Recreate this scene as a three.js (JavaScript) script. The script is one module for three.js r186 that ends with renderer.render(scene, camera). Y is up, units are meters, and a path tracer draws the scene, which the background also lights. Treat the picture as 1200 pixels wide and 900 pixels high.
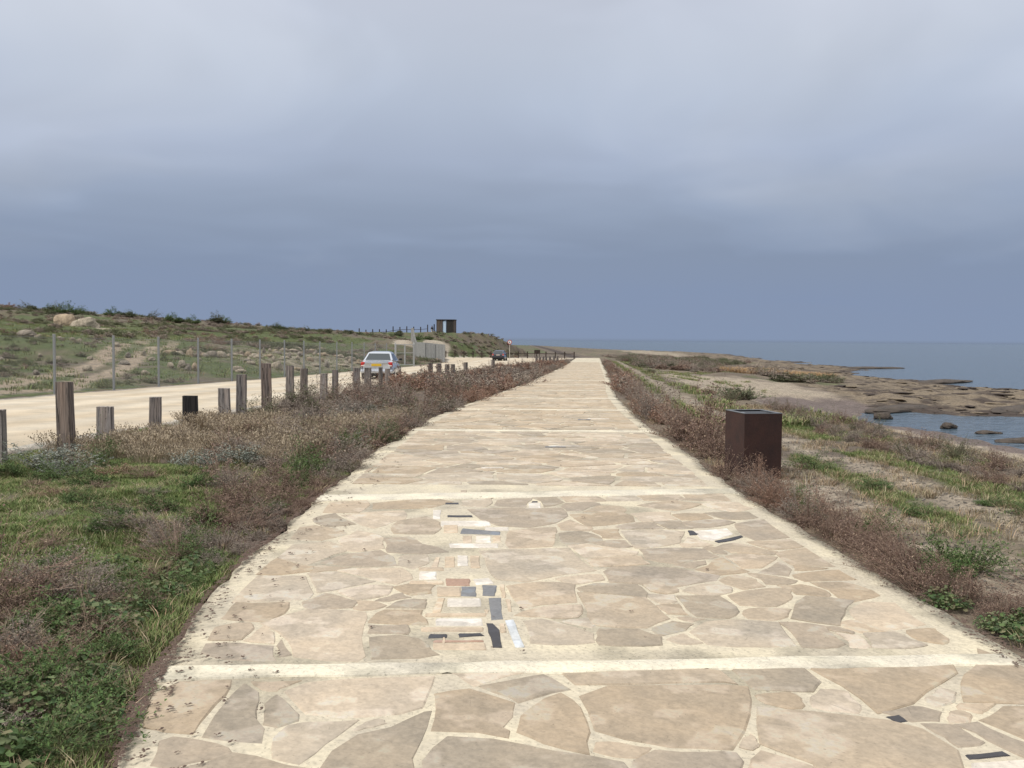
import * as THREE from 'three';
import { mergeGeometries } from 'three/addons/utils/BufferGeometryUtils.js';
import { RoundedBoxGeometry } from 'three/addons/geometries/RoundedBoxGeometry.js';
import { ConvexGeometry } from 'three/addons/geometries/ConvexGeometry.js';
import { MarchingCubes } from 'three/addons/objects/MarchingCubes.js';

// ------------------------------------------------------------------ camera, sky, sun, exposure
// x to the right of the path's axis, -z along the path ("d" below is the distance along it), y up; metres
const scene = new THREE.Scene();
const camera = new THREE.PerspectiveCamera(45.24, 4 / 3, 0.1, 60000);
camera.position.set(0, 1.6, 0);
camera.rotation.order = 'YXZ';
camera.rotation.set(-0.048, 0, 0.0085);
const renderer = new THREE.WebGLRenderer({ antialias: true });
renderer.toneMapping = THREE.LinearToneMapping;
const EXPOSURE = 1.7;
renderer.toneMappingExposure = EXPOSURE;
renderer.shadowMap.enabled = true;

function mulberry(a) { return () => { a |= 0; a = a + 0x6D2B79F5 | 0; let t = Math.imul(a ^ a >>> 15, 1 | a); t = t + Math.imul(t ^ t >>> 7, 61 | t) ^ t; return ((t ^ t >>> 14) >>> 0) / 4294967296; }; }
const hash = (x, y, z = 0) => { let h = Math.imul(x | 0, 374761393) + Math.imul(y | 0, 668265263) + Math.imul(z | 0, 1274126177); h = Math.imul(h ^ h >>> 13, 1274126177); h = Math.imul(h ^ h >>> 16, 2246822519); return ((h ^ h >>> 15) >>> 0) / 4294967296; };
const fade = (t) => t * t * t * (t * (t * 6 - 15) + 10), mix = (a, b, t) => a + (b - a) * t, clamp = (v, a = 0, b = 1) => v < a ? a : v > b ? b : v;
const sstep = (a, b, v) => { const t = clamp((v - a) / (b - a)); return t * t * (3 - 2 * t); };
function vnoise(x, y, seed = 0, per = 0) {
  const xi = Math.floor(x), yi = Math.floor(y), u = fade(x - xi), v = fade(y - yi), w = (a) => per ? ((a % per) + per) % per : a;
  const x0 = w(xi), x1 = w(xi + 1), y0 = w(yi), y1 = w(yi + 1);
  return mix(mix(hash(x0, y0, seed), hash(x1, y0, seed), u), mix(hash(x0, y1, seed), hash(x1, y1, seed), u), v);
}
function fbm(x, y, oct = 4, seed = 0, per = 0, gain = 0.5) { let s = 0, a = 1, n = 0, f = 1; for (let i = 0; i < oct; i++) { s += a * vnoise(x * f, y * f, seed + i * 17, per * f); n += a; a *= gain; f *= 2; } return s / n; }
const lin = (c) => { c /= 255; return c <= 0.04045 ? c / 12.92 : ((c + 0.055) / 1.055) ** 2.4; };
function table(rows) { return (x) => { let i = 0; while (i < rows.length - 2 && x > rows[i + 1][0]) i++; const a = rows[i], b = rows[i + 1], t = clamp((x - a[0]) / (b[0] - a[0])); return a.length === 2 ? mix(a[1], b[1], t) : a.slice(1).map((v, k) => mix(v, b[k + 1], t)); }; }

// overcast sky: dark slate blue towards the horizon, brighter with height, soft layered cloud
{
  const OX = 25.1, OB = 44.9;
  const W = 2048, H = 1024, data = new Float32Array(W * H * 4);
  const srgb = (e, r, g, b, k = 1) => [e, lin(r) * k / EXPOSURE, lin(g) * k / EXPOSURE, lin(b) * k / EXPOSURE];
  const grad = table([srgb(-90, 100, 106, 115), srgb(-4, 128, 141, 161), srgb(0, 127, 143, 170), srgb(2.5, 128, 144, 172), srgb(5, 139, 154, 179), srgb(8, 154, 168, 191), srgb(11, 170, 182, 204), srgb(14, 183, 194, 213), srgb(17, 193, 202, 218), srgb(20, 200, 207, 222), srgb(30, 222, 226, 234), srgb(45, 250, 251, 253), srgb(65, 255, 255, 255, 1.5), srgb(90, 255, 255, 255, 2.0)]);
  for (let j = 0; j < H; j++) {
    const el = ((j + 0.5) / H - 0.5) * Math.PI, sy = Math.sin(el), cy = Math.cos(el), e = el * 180 / Math.PI, c = grad(e);
    for (let i = 0; i < W; i++) {
      const az = ((i + 0.5) / W - 0.5) * 2 * Math.PI, o = (j * W + i) * 4;
      let m = 1, w = 0;
      if (e > -3) {
        const k = 1 / (Math.max(sy, 0) + 0.16), x = cy * Math.cos(az) * k, z = cy * Math.sin(az) * k;
        const wx = (fbm(x * 0.7 + 3, z * 0.7, 3, 5) - 0.5) * 1.6, wz = (fbm(x * 0.7, z * 0.7 + 9, 3, 8) - 0.5) * 1.6;
        const n = fbm(x * 0.85 + wx + OX, z * 1.0 + wz + 4.1, 5, 21, 0, 0.5) - 0.5;
        const big = fbm(x * 0.3 + OB, z * 0.3 + 7.7, 3, 77) - 0.5;
        const amp = sstep(-1, 9, e) * (1 - 0.5 * sstep(30, 80, e));
        const fine = fbm(x * 2.6 + wx * 2, z * 3.4 + wz * 2, 4, 210, 0, 0.55) - 0.5; m = 0.98 + (n * 0.4 + big * 0.4 + fine * 0.16 * sstep(0.0, 0.12, n + 0.12)) * (0.22 + 0.78 * amp); w = clamp((n + big) * amp * 0.7, 0, 0.2);
      }
      const g = (c[0] + c[1] + c[2]) / 3 * m;
      for (let q = 0; q < 3; q++) data[o + q] = mix(c[q] * m, g, Math.max(0, w));
      data[o + 3] = 1;
    }
  }
  const sky = new THREE.DataTexture(data, W, H, THREE.RGBAFormat, THREE.FloatType);
  sky.mapping = THREE.EquirectangularReflectionMapping; sky.magFilter = THREE.LinearFilter; sky.minFilter = THREE.LinearFilter; sky.needsUpdate = true;
  scene.background = sky; scene.environment = sky;
}
const sun = new THREE.DirectionalLight(new THREE.Color(1, 0.96, 0.91), 1.5);
sun.position.set(-60, 95, 40); sun.castShadow = true; sun.shadow.radius = 45; sun.shadow.mapSize.set(4096, 4096);
Object.assign(sun.shadow.camera, { left: -120, right: 120, top: 120, bottom: -120, near: 1, far: 500 });
scene.add(sun); scene.add(sun.target);

// ------------------------------------------------------------------ shared helpers
const taken = new Map();
function numbered(name) { const n = taken.get(name) || 0; taken.set(name, n + 1); return n ? `${name}_${String(n).padStart(3, '0')}` : name; }
function tag(o, label, category, group, kind) { Object.assign(o.userData, { label }); if (category) o.userData.category = category; if (group) o.userData.group = group; if (kind) o.userData.kind = kind; return o; }
function shade(o) { o.castShadow = true; o.receiveShadow = true; return o; }
function part(name, geometry, material, parent) { const m = shade(new THREE.Mesh(geometry, material)); m.name = name; parent.add(m); return m; }
function base(name, x, y, z, turn = 0) { const g = new THREE.Group(); g.name = numbered(name); g.position.set(x, y, z); g.rotation.y = turn; scene.add(g); return g; }
function structure(name, geometry, material) { const m = part(numbered(name), geometry, material, scene); m.userData.kind = 'structure'; return m; }
const col = (r, g, b) => new THREE.Color().setRGB(r, g, b);
function tex(size, fn, srgb = true) {
  const data = new Uint8Array(size * size * 4);
  for (let j = 0; j < size; j++) for (let i = 0; i < size; i++) { const c = fn(i / size, j / size), o = (j * size + i) * 4; for (let k = 0; k < 3; k++) data[o + k] = clamp(typeof c === 'number' ? c : c[k]) * 255; data[o + 3] = 255; }
  const t = new THREE.DataTexture(data, size, size); t.wrapS = t.wrapT = THREE.RepeatWrapping; t.magFilter = THREE.LinearFilter; t.minFilter = THREE.LinearMipmapLinearFilter; t.generateMipmaps = true;
  if (srgb) t.colorSpace = THREE.SRGBColorSpace; t.needsUpdate = true; return t;
}
const std = (o) => new THREE.MeshStandardMaterial({ roughness: 0.9, side: THREE.DoubleSide, ...o });
// triangle builder with linear vertex colours
class TB {
  constructor() { this.p = []; this.c = []; }
  tri(a, b, c, k) { this.p.push(...a, ...b, ...c); this.c.push(...k, ...k, ...k); }
  quad(a, b, c, d, k) { this.tri(a, b, c, k); this.tri(a, c, d, k); }
  seg(a, b, r0, r1, k) {
    const dx = b[0] - a[0], dy = b[1] - a[1], dz = b[2] - a[2], l = Math.hypot(dx, dy, dz) || 1, ux = dx / l, uy = dy / l, uz = dz / l;
    let ax = uy, ay = -ux, az = 0; if (Math.abs(uz) > 0.9) { ax = 0; ay = uz; az = -uy; } const al = Math.hypot(ax, ay, az) || 1; ax /= al; ay /= al; az /= al;
    const bx = uy * az - uz * ay, by = uz * ax - ux * az, bz = ux * ay - uy * ax, A = [], B = [];
    for (let i = 0; i < 3; i++) { const t = i * 2.0944, s = Math.sin(t), q = Math.cos(t); A.push([a[0] + (ax * q + bx * s) * r0, a[1] + (ay * q + by * s) * r0, a[2] + (az * q + bz * s) * r0]); B.push([b[0] + (ax * q + bx * s) * r1, b[1] + (ay * q + by * s) * r1, b[2] + (az * q + bz * s) * r1]); }
    for (let i = 0; i < 3; i++) { const n = (i + 1) % 3; this.quad(A[i], A[n], B[n], B[i], k); }
  }
  build() { const g = new THREE.BufferGeometry(); g.setAttribute('position', new THREE.Float32BufferAttribute(this.p, 3)); g.setAttribute('color', new THREE.Float32BufferAttribute(this.c, 3)); g.computeVertexNormals(); return g; }
}
function merged(list) { return mergeGeometries(list.map((g) => { const n = g.index ? g.toNonIndexed() : g; for (const k of Object.keys(n.attributes)) if (!['position', 'normal', 'uv'].includes(k)) n.deleteAttribute(k); return n; })); }
function box(w, h, l, x = 0, y = 0, z = 0, r = 0) { const g = r ? new RoundedBoxGeometry(w, h, l, 2, r) : new THREE.BoxGeometry(w, h, l); g.translate(x, y, z); return g; }
function rod(a, b, r, n = 8) { const A = new THREE.Vector3(...a), B = new THREE.Vector3(...b), l = A.distanceTo(B), g = new THREE.CylinderGeometry(r, r, l, n); g.translate(0, l / 2, 0); g.applyQuaternion(new THREE.Quaternion().setFromUnitVectors(new THREE.Vector3(0, 1, 0), B.clone().sub(A).normalize())); g.translate(...a); return g; }

// ------------------------------------------------------------------ the lie of the land
const SEA = -2.6;
const pathL = table([[-40, -1.4], [3.2, -1.42], [4.5, -1.68], [5.9, -1.93], [10, -2.03], [15, -2.07], [22, -1.75], [28, -1.1], [35, -0.3], [45, 0.85], [63, 2.6], [80, 4.2], [120, 7.6], [175, 12.2]]);
const pathR = table([[-40, 2.66], [5, 2.66], [10, 2.6], [15, 2.75], [22, 2.98], [28, 3.3], [35, 3.85], [45, 4.85], [63, 6.5], [80, 8.0], [120, 11.6], [175, 16.6]]);
const along = (d) => -0.01 * clamp(d, 0, 190);
const fenceX = table([[-40, -23], [0, -18.9], [31, -15.4], [38, -14.5], [47.5, -13], [57.5, -12], [75, -10.4], [110, -8.1], [135, -10], [165, -13.5], [176, -5], [186, -1], [200, 3], [260, 10]]);
const roadL = table([[-40, -22], [0, -18], [31, -14.9], [38, -14.0], [47.5, -12.5], [57.5, -11.5], [75, -9.6], [90, -8.4], [110, -7.5], [118, -8.3], [140, -9.5], [162, -12], [168, -13]]);
const roadR = table([[-40, -8.2], [0, -8.0], [14, -7.9], [22, -7.2], [34, -6.3], [44, -5.6], [52, -4.6], [60, -3.6], [75, -2.2], [95, 0.9], [110, 3.2], [130, 5.5], [150, 8.0], [162, 10.5], [168, 12]]);
const COAST = [[22, -60], [21, 20], [20.4, 36.6], [19.7, 42.5], [18.6, 48], [19.2, 51.5], [21, 54.8], [24.1, 56.2], [26.2, 53.6], [30, 53.0], [34, 50.5], [40, 55], [44, 62], [43, 71], [46, 80], [43, 90], [47, 104], [41, 118], [48, 128], [58.7, 158], [50, 176], [62, 190], [56, 203], [62, 240], [70, 300], [66, 345], [50, 380], [30, 560], [0, 700], [-150, 900], [-900, 1300], [-3000, 1500]];
const LANDPOLY = [...COAST, [-5000, 1500], [-5000, -60]];
function inland(x, d) {                                    // metres to the waterline, positive on land
  let best = 1e9, inside = false;
  for (let i = 0; i < LANDPOLY.length; i++) {
    const [ax, ad] = LANDPOLY[i], [bx, bd] = LANDPOLY[(i + 1) % LANDPOLY.length], ex = bx - ax, ed = bd - ad;
    if ((ad > d) !== (bd > d) && x < ax + ex * (d - ad) / ed) inside = !inside;
    if (i >= COAST.length - 1) continue;
    const t = clamp(((x - ax) * ex + (d - ad) * ed) / (ex * ex + ed * ed)), qx = x - ax - ex * t, qd = d - ad - ed * t; best = Math.min(best, qx * qx + qd * qd);
  }
  return Math.sqrt(best) * (inside ? 1 : -1);
}
const RA = [-75, 125], RB = [-7, 190];
function land(x, d) {                                      // { y, s, u, f, hill } of a ground point
  const bs = along(d), L = pathL(d), R = pathR(d);
  let s = 1e3, u = x - R, f = fenceX(d) - x, y = bs - 0.05, hill = 0;
  if (x > 8 || d > 250) { s = inland(x, d); s += (fbm(x * 0.16, d * 0.16, 4, 3) - 0.5) * Math.min(7, 2.2 + d * 0.03) * (d < 57 ? 0.45 : 1); }
  if (f > 0 && d > -40) {                                  // the hill beyond the chain-link fence
    const lx = RB[0] - RA[0], ld = RB[1] - RA[1], ll = Math.hypot(lx, ld), t = ((x - RA[0]) * lx + (d - RA[1]) * ld) / (ll * ll), D = ((x - RA[0]) * ld - (d - RA[1]) * lx) / ll;
    let top = mix(6.3, 2.9, sstep(-0.15, 0.7, t)) + 1.2 * sstep(-0.02, -0.6, t); top = mix(top, bs, sstep(1.0, 1.22, t));
    const w = D > 0 ? f / (f + D * (1 + 0.5 * sstep(0.1, 0.7, t))) : 1;
    hill = w; y = mix(y, top, Math.pow(w, 0.92)); if (D < 0) y -= 0.025 * Math.min(-D, 160) * (y > SEA + 1 ? 1 : 0);
    y += 2.5 * sstep(0.4, 5.5, f) * sstep(112, 132, d) * (1 - sstep(172, 186, d)) * clamp(1 - 1.25 * w);
    y += (0.55 * sstep(0.4, 4.5, f) * sstep(42, 52, d) * (1 - sstep(80, 95, d)));
    y += (fbm(x * 0.13, d * 0.13, 4, 40) - 0.5) * 1.1 * sstep(1, 14, f) + (fbm(x * 0.9, d * 0.9, 3, 41) - 0.5) * 0.22 * sstep(0.3, 3, f);
  }
  if (u > 0) {                                             // down to the shore
    const far = sstep(200, 330, d);
    const w = s > 0 ? u / (u + s) : 1, k = sstep(0.05, 0.74, w);
    const shore = s > 0 ? SEA + 0.04 + Math.min(0.5, s * 0.045) : SEA + Math.max(-5, s * 0.14);
    y = mix(mix(bs, SEA + 0.9, far) - 0.05, shore, k);
    const rocky = rockiness(x, d, s);
    y += (fbm(x * 0.8, d * 0.8, 4, 60) - 0.5) * (0.10 * sstep(0.8, 3, u) + 0.4 * rocky) + (u > 3 ? (fbm(x * 0.2, d * 0.2, 3, 61) - 0.5) * 0.5 * sstep(3, 8, u) * sstep(0, 5, s) : 0);
  } else if (d > 190 && x > -20) y = mix(y, SEA + 0.9, sstep(200, 330, d) * (1 - hill));
  if (d > 330 && s < 60) y = Math.min(y, SEA + clamp(s * 0.05, -4, 1.4));
  if (f <= 0 && u <= 0) {
    const onRoad = x > roadL(d) - 0.5 && x < roadR(d) + 0.6 && d < 170;
    if (x < L && !onRoad) y += (fbm(x * 1.1, d * 1.1, 3, 50) - 0.5) * 0.12 * sstep(0, 1.2, L - x) * sstep(roadR(d) + 0.6, roadR(d) + 1.6, x) ;
    if (x > L - 0.05 && d < 178) y -= 0.16;                 // the bed under the paving
  }
  return { y, s, u, f, hill, L, R };
}
const beachBay = (x, d) => 1 - sstep(0.8, 1.15, Math.hypot((x - 16.6) / 6.6, (d - 61) / 17));
function rockiness(x, d, s) { return s > 999 ? 0 : (1 - beachBay(x, d)) * clamp(sstep(-3, 0.5, s) * (1 - sstep(9, 20, s)) * sstep(51, 58, d + (x - 24) * 0.3) + sstep(-1, 0.4, s) * (1 - sstep(0.4, 2, s)) * 0.25); }
const groundY = (x, d) => land(x, d).y;

// what the ground is made of at a point (linear colour)
const C = { soil: [0.19, 0.145, 0.10], litter: [0.085, 0.06, 0.047], green: [0.10, 0.145, 0.04], green2: [0.135, 0.165, 0.055], dry: [0.27, 0.215, 0.145], mauve: [0.20, 0.155, 0.122], road: [0.70, 0.635, 0.53], gravel: [0.43, 0.355, 0.265], sand: [0.56, 0.465, 0.35], wrack: [0.17, 0.13, 0.115], rock: [0.30, 0.235, 0.16], rockDark: [0.085, 0.06, 0.045], pale: [0.5, 0.43, 0.32] };
const lerp3 = (a, b, t) => [mix(a[0], b[0], t), mix(a[1], b[1], t), mix(a[2], b[2], t)];
function grassiness(x, d, g) {                              // how far the ground is green with short grass
  const n = fbm(x * 0.5, d * 0.5, 3, 90), m = fbm(x * 2.1, d * 2.1, 2, 91);
  if (g.u > 0) { const a = g.u - 0.25 * fbm(d * 0.4, 3, 2, 95); const strip = Math.max(sstep(1.3, 1.42, a) * (1 - sstep(1.7, 1.9, a)), 0.9 * sstep(2.5, 2.7, a) * (1 - sstep(3.0, 3.4, a))); return clamp(strip * sstep(0.40, 0.58, n * 0.6 + m * 0.4) * 1.1 + sstep(0.58, 0.66, n) * (g.s > 9 && g.u > 3 ? 0.7 : 0)); }
  if (g.f > 0) return Math.max(1.0 * (1 - sstep(0.75, 1.15, Math.hypot((x + 46) / 13, (d - 88) / 16) + (n - 0.5) * 0.6)), sstep(0.46, 0.6, n * 0.6 + 0.4 * fbm(x * 0.06, d * 0.045, 2, 93) + 0.02 + 0.14 * sstep(8, 22, g.f) * (1 - sstep(0.62, 0.85, g.hill))));
  return clamp(sstep(0.38, 0.52, n * 0.65 + m * 0.35 + 0.16 * sstep(0.6, 1.6, g.L - x) * (1 - sstep(11.5, 14, d)) - 0.25 * sstep(12.5, 16, d)));
}
function sandy(x, d, g, n = fbm(x * 0.8, d * 0.8, 4, 100)) { return Math.max((1 - sstep(5.5, 8.5, g.s + (n - 0.5) * 5)) * sstep(4, 7, g.u) * (1 - sstep(54, 62, d)), 1 - sstep(0.8, 1.1, Math.hypot((x - 16.6) / 6.2, (d - 61) / 16) + (n - 0.5) * 0.5)); }
const rutAt = (f, d, o) => f - o - (d > 33 ? (d - 33) * 0.38 : 0) - (fbm(d * 0.15, o, 2, 7) - 0.5) * 0.8;
function soilColour(x, d, g) {
  const n = fbm(x * 0.8, d * 0.8, 4, 100), m = fbm(x * 3.1, d * 3.1, 3, 101), big = fbm(x * 0.12, d * 0.12, 3, 102);
  let c;
  if (g.u > 0) {
    c = lerp3(C.soil, C.mauve, n); c = lerp3(c, C.dry, sstep(0.4, 0.65, big));
    const a = g.u - 0.25 * fbm(d * 0.4, 3, 2, 95) - (m - 0.5) * 0.25;
    const track = Math.max(sstep(0.45, 0.6, a) * (1 - sstep(1.15, 1.4, a)), sstep(1.75, 1.95, a) * (1 - sstep(2.4, 2.65, a)));
    c = lerp3(c, C.gravel, track * sstep(0.25, 0.5, m) * (d < 140 ? 1 : 0));
    c = lerp3(c, lerp3(C.green, C.green2, m), grassiness(x, d, g) * 0.85);
    const beach = sandy(x, d, g, n); c = lerp3(c, C.sand, beach * (0.65 + 0.35 * m));
    const wr = Math.max((1 - sstep(1.2, 2.6, g.s + (n - 0.5) * 3)) * sstep(18, 30, d) * (1 - sstep(52, 58, d)), 1 - sstep(0.75, 1.1, Math.hypot((x - 20) / 5.2, (d - 57.5) / 5.5) + (n - 0.5) * 0.5)); c = lerp3(c, lerp3(C.wrack, [0.24, 0.185, 0.165], m), wr * 0.95);
    const rk = sstep(0.2, 0.6, rockiness(x, d, g.s)); c = lerp3(c, lerp3(C.rock, C.rockDark, sstep(0.38, 0.56, n * 0.6 + m * 0.4 + 0.22 * (1 - sstep(0, 3, g.s)) - 0.08)), rk);
    c = lerp3(c, C.sand, sstep(0.5, 0.62, fbm(x * 0.035, d * 0.02, 2, 103)) * (g.s < 60 && g.u > 20 ? 0.7 : 0) * (1 - rk));
  } else if (g.f > 0) {
    c = lerp3([0.19, 0.165, 0.095], C.mauve, sstep(0.4, 0.7, n)); c = lerp3(c, C.soil, sstep(0.5, 0.7, m) * 0.5);
    c = lerp3(c, lerp3(C.green, C.green2, m), grassiness(x, d, g) * 0.9);
    for (const [o, w] of [[0.9, 0.5], [2.9, 0.55]]) { const tr = rutAt(g.f, d, o); c = lerp3(c, [0.46, 0.365, 0.265], (1 - sstep(w * 0.6, w * 1.3, Math.abs(tr) - (m - 0.5) * 0.5)) * (1 - sstep(64, 72, d))); }
    c = lerp3(c, lerp3(C.dry, C.pale, sstep(0.45, 0.6, m)), 0.8 * sstep(51, 57, d) * (1 - sstep(92, 105, d)) * sstep(0.3, 1.2, g.f) * (1 - sstep(7, 12, g.f)));
    const up = Math.abs(x + 13.9); if (d > 124 && d < 172) c = lerp3(c, [0.62, 0.53, 0.41], (1 - sstep(2.0, 2.6, up + (m - 0.5))) * 0.95);
  } else {
    c = lerp3(C.soil, C.mauve, n);
    c = lerp3(c, lerp3(C.green, C.green2, m), grassiness(x, d, g) * 0.9);
    c = lerp3(c, C.litter, (1 - sstep(0.05, 0.55, g.L - x + (m - 0.5) * 0.5)) * (x < 0.5 * (g.L + g.R) ? 0.95 : 0));
    if (d < 172) c = lerp3(c, C.road, sstep(roadL(d) - 0.5, roadL(d) + 0.3, x + (m - 0.5) * 0.6) * (1 - sstep(roadR(d) - 0.2, roadR(d) + 0.5, x + (m - 0.5) * 0.6)));
    if (d > 170) c = lerp3(c, C.pale, 0.6 * sstep(170, 172, d) * (1 - sstep(182, 188, d)));
  }
  const k = 0.82 + 0.36 * m; return [c[0] * k, c[1] * k, c[2] * k];
}

// ------------------------------------------------------------------ textures
const T = {};
T.grain = tex(512, (u, v) => 0.74 + 0.26 * fbm(u * 40, v * 40, 4, 1, 40, 0.7));
T.soil = tex(1024, (u, v) => { const a = fbm(u * 24, v * 24, 5, 2, 24, 0.65), b = vnoise(u * 220, v * 220, 3, 220); return clamp(0.52 + 0.52 * a + (b > 0.86 ? 0.22 : b < 0.12 ? -0.2 : 0)); });
T.soilBump = tex(512, (u, v) => fbm(u * 30, v * 30, 5, 4, 30, 0.65), false);
T.stone = tex(1024, (u, v) => {
  const a = fbm(u * 5, v * 5, 4, 11, 5), b = fbm(u * 60, v * 60, 3, 12, 60, 0.7), bed = fbm(u * 3 + 0.25 * a, v * 26, 3, 13, 0), w = fbm(u * 9, v * 9, 3, 14, 9), p = vnoise(u * 150, v * 90, 15, 0);
  const k = 0.70 + 0.20 * a + 0.16 * b + 0.06 * bed - (p > 0.955 ? 0.2 * w : 0), l = sstep(0.56, 0.72, w) * 0.10;
    return [k + l, k * (0.985 - 0.03 * a) + l, k * (0.96 - 0.07 * a) + l * 1.1];
});
T.stoneBump = tex(512, (u, v) => 0.6 * fbm(u * 10, v * 14, 4, 16, 0, 0.6) + 0.3 * fbm(u * 70, v * 70, 2, 17, 70), false);
T.mortar = tex(1024, (u, v) => { const a = fbm(u * 8, v * 8, 4, 21, 8), b = fbm(u * 90, v * 90, 3, 22, 90, 0.75), p = vnoise(u * 260, v * 260, 23, 260), st = fbm(u * 3, v * 3, 4, 26, 3); const k = 0.76 + 0.16 * a + 0.14 * b - (p > 0.9 ? 0.14 : 0) - 0.18 * sstep(0.55, 0.75, st); return [k, k * 0.985, k * (0.95 - 0.04 * a)]; });
T.mortarBump = tex(512, (u, v) => 0.5 * fbm(u * 12, v * 12, 3, 24, 12) + 0.5 * vnoise(u * 128, v * 128, 25, 128), false);
T.road = tex(1024, (u, v) => { const a = fbm(u * 6, v * 6, 5, 31, 6, 0.6), b = vnoise(u * 240, v * 240, 32, 240), k = 0.78 + 0.2 * a + (b > 0.93 ? -0.16 : b < 0.1 ? 0.08 : 0); return [k, k * (0.99 - 0.02 * a), k * (0.97 - 0.05 * a)]; });
T.wood = tex(512, (u, v) => { const a = fbm(u * 50, v * 2.5, 4, 41, 0, 0.65), c = fbm(u * 9 + 3, v * 2, 3, 42, 0), k = 0.55 + 0.5 * a - (a < 0.36 ? 0.22 : 0); return [k * (0.96 + 0.07 * c), k * 0.96, k * (0.98 - 0.07 * c)]; });
T.woodBump = tex(512, (u, v) => fbm(u * 50, v * 2.5, 4, 41, 0, 0.65), false);
T.rust = tex(512, (u, v) => { const a = fbm(u * 7, v * 7, 4, 51, 7), b = fbm(u * 60, v * 60, 3, 52, 60, 0.7), s = fbm(u * 40, v * 3, 3, 53, 0); return [0.62 + 0.3 * a + 0.1 * b, 0.58 + 0.22 * a + 0.14 * b - 0.05 * s, 0.6 + 0.16 * a + 0.16 * b]; });
T.rock = tex(512, (u, v) => { const a = fbm(u * 6, v * 6, 5, 61, 6, 0.62), p = vnoise(u * 60, v * 60, 62, 60); return 0.55 + 0.5 * a - (p > 0.88 ? 0.2 : 0); });
T.rockBump = tex(512, (u, v) => fbm(u * 8, v * 8, 5, 63, 8, 0.6), false);
T.wave = tex(512, (u, v) => { const a = fbm(u * 6, v * 14, 4, 71, 0, 0.55), w = 1 - Math.abs(2 * fbm(u * 9 + a, v * 16, 3, 72, 0) - 1); return 0.5 * a + 0.5 * w; }, false);

// ------------------------------------------------------------------ ground sheet
function axis(parts) { const a = []; for (const [from, to, s0, s1] of parts) { let x = from; while (x < to - 1e-6) { a.push(x); x += mix(s0, s1, (x - from) / (to - from)); } } a.push(parts.at(-1)[1]); return a; }
{
  const xs = [...axis([[9, 32, 0.14, 0.34], [32, 90, 0.4, 1.6], [90, 400, 2, 16], [400, 3000, 30, 300]])], left = axis([[9, 24, 0.14, 0.24], [24, 100, 0.26, 1.0], [100, 500, 1.5, 16], [500, 3000, 30, 300]]).map((v) => -v).reverse();
  const X = [...left.slice(0, -1), ...axis([[-9, 9, 0.13, 0.13]]).slice(0, -1), ...xs];
  const D = axis([[-35, 2, 1.2, 0.25], [2, 20, 0.1, 0.14], [20, 75, 0.16, 0.42], [75, 220, 0.5, 1.6], [220, 800, 2.2, 20], [800, 1500, 40, 90]]);
  const nx = X.length, nd = D.length, p = new Float32Array(nx * nd * 3), c = new Float32Array(nx * nd * 3), uv = new Float32Array(nx * nd * 2), idx = [];
  for (let j = 0, k = 0; j < nd; j++) for (let i = 0; i < nx; i++, k++) { const x = X[i], d = D[j], g = land(x, d), q = soilColour(x, d, g); p[3 * k] = x; p[3 * k + 1] = g.y; p[3 * k + 2] = -d; c.set(q, 3 * k); uv[2 * k] = x / 1.7; uv[2 * k + 1] = d / 1.7; }
  for (let j = 0; j < nd - 1; j++) for (let i = 0; i < nx - 1; i++) { const a = j * nx + i; idx.push(a, a + 1, a + nx, a + 1, a + nx + 1, a + nx); }
  const g = new THREE.BufferGeometry(); g.setAttribute('position', new THREE.BufferAttribute(p, 3)); g.setAttribute('color', new THREE.BufferAttribute(c, 3)); g.setAttribute('uv', new THREE.BufferAttribute(uv, 2)); g.setIndex(idx); g.computeVertexNormals();
  structure('ground', g, std({ vertexColors: true, map: T.soil, bumpMap: T.soilBump, bumpScale: 0.03, roughness: 1 }));
  console.log('ground', nx, nd);
}
// ------------------------------------------------------------------ sea
{
  const g = new THREE.PlaneGeometry(40000, 40000, 1, 1); g.rotateX(-Math.PI / 2); g.translate(0, SEA, -18000);
  const P = g.attributes.position, U = g.attributes.uv; for (let i = 0; i < P.count; i++) U.setXY(i, P.getX(i) / 9, -P.getZ(i) / 9);
  structure('sea', g, new THREE.MeshPhysicalMaterial({ color: col(0.045, 0.075, 0.10), roughness: 0.16, ior: 1.33, bumpMap: T.wave, bumpScale: 0.16 }));
}
// ------------------------------------------------------------------ dirt road
function ribbon(d0, d1, step, xa, xb, n, lift, ragged = 0, scale = 2.5) {
  const p = [], uv = [], idx = [], rows = Math.round((d1 - d0) / step);
  for (let j = 0; j <= rows; j++) { const d = mix(d0, d1, j / rows), a = xa(d) + (fbm(d * 0.9, 1, 3, 5) - 0.5) * ragged, b = xb(d) + (fbm(d * 0.9, 7, 3, 6) - 0.5) * ragged; for (let i = 0; i <= n; i++) { const x = mix(a, b, i / n); p.push(x, lift(x, d) - (i === 0 || i === n ? 0.05 : 0), -d); uv.push(x / scale, d / scale); } }
  for (let j = 0; j < rows; j++) for (let i = 0; i < n; i++) { const a = j * (n + 1) + i; idx.push(a, a + 1, a + n + 1, a + 1, a + n + 2, a + n + 1); }
  const g = new THREE.BufferGeometry(); g.setAttribute('position', new THREE.Float32BufferAttribute(p, 3)); g.setAttribute('uv', new THREE.Float32BufferAttribute(uv, 2)); g.setIndex(idx); g.computeVertexNormals(); return g;
}
const roadGeo = ribbon(-35, 166, 0.3, roadL, roadR, 44, (x, d) => along(d) - 0.028 + (fbm(x * 0.35, d * 0.2, 3, 200) - 0.5) * 0.02, 0.7, 4.3);
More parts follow.
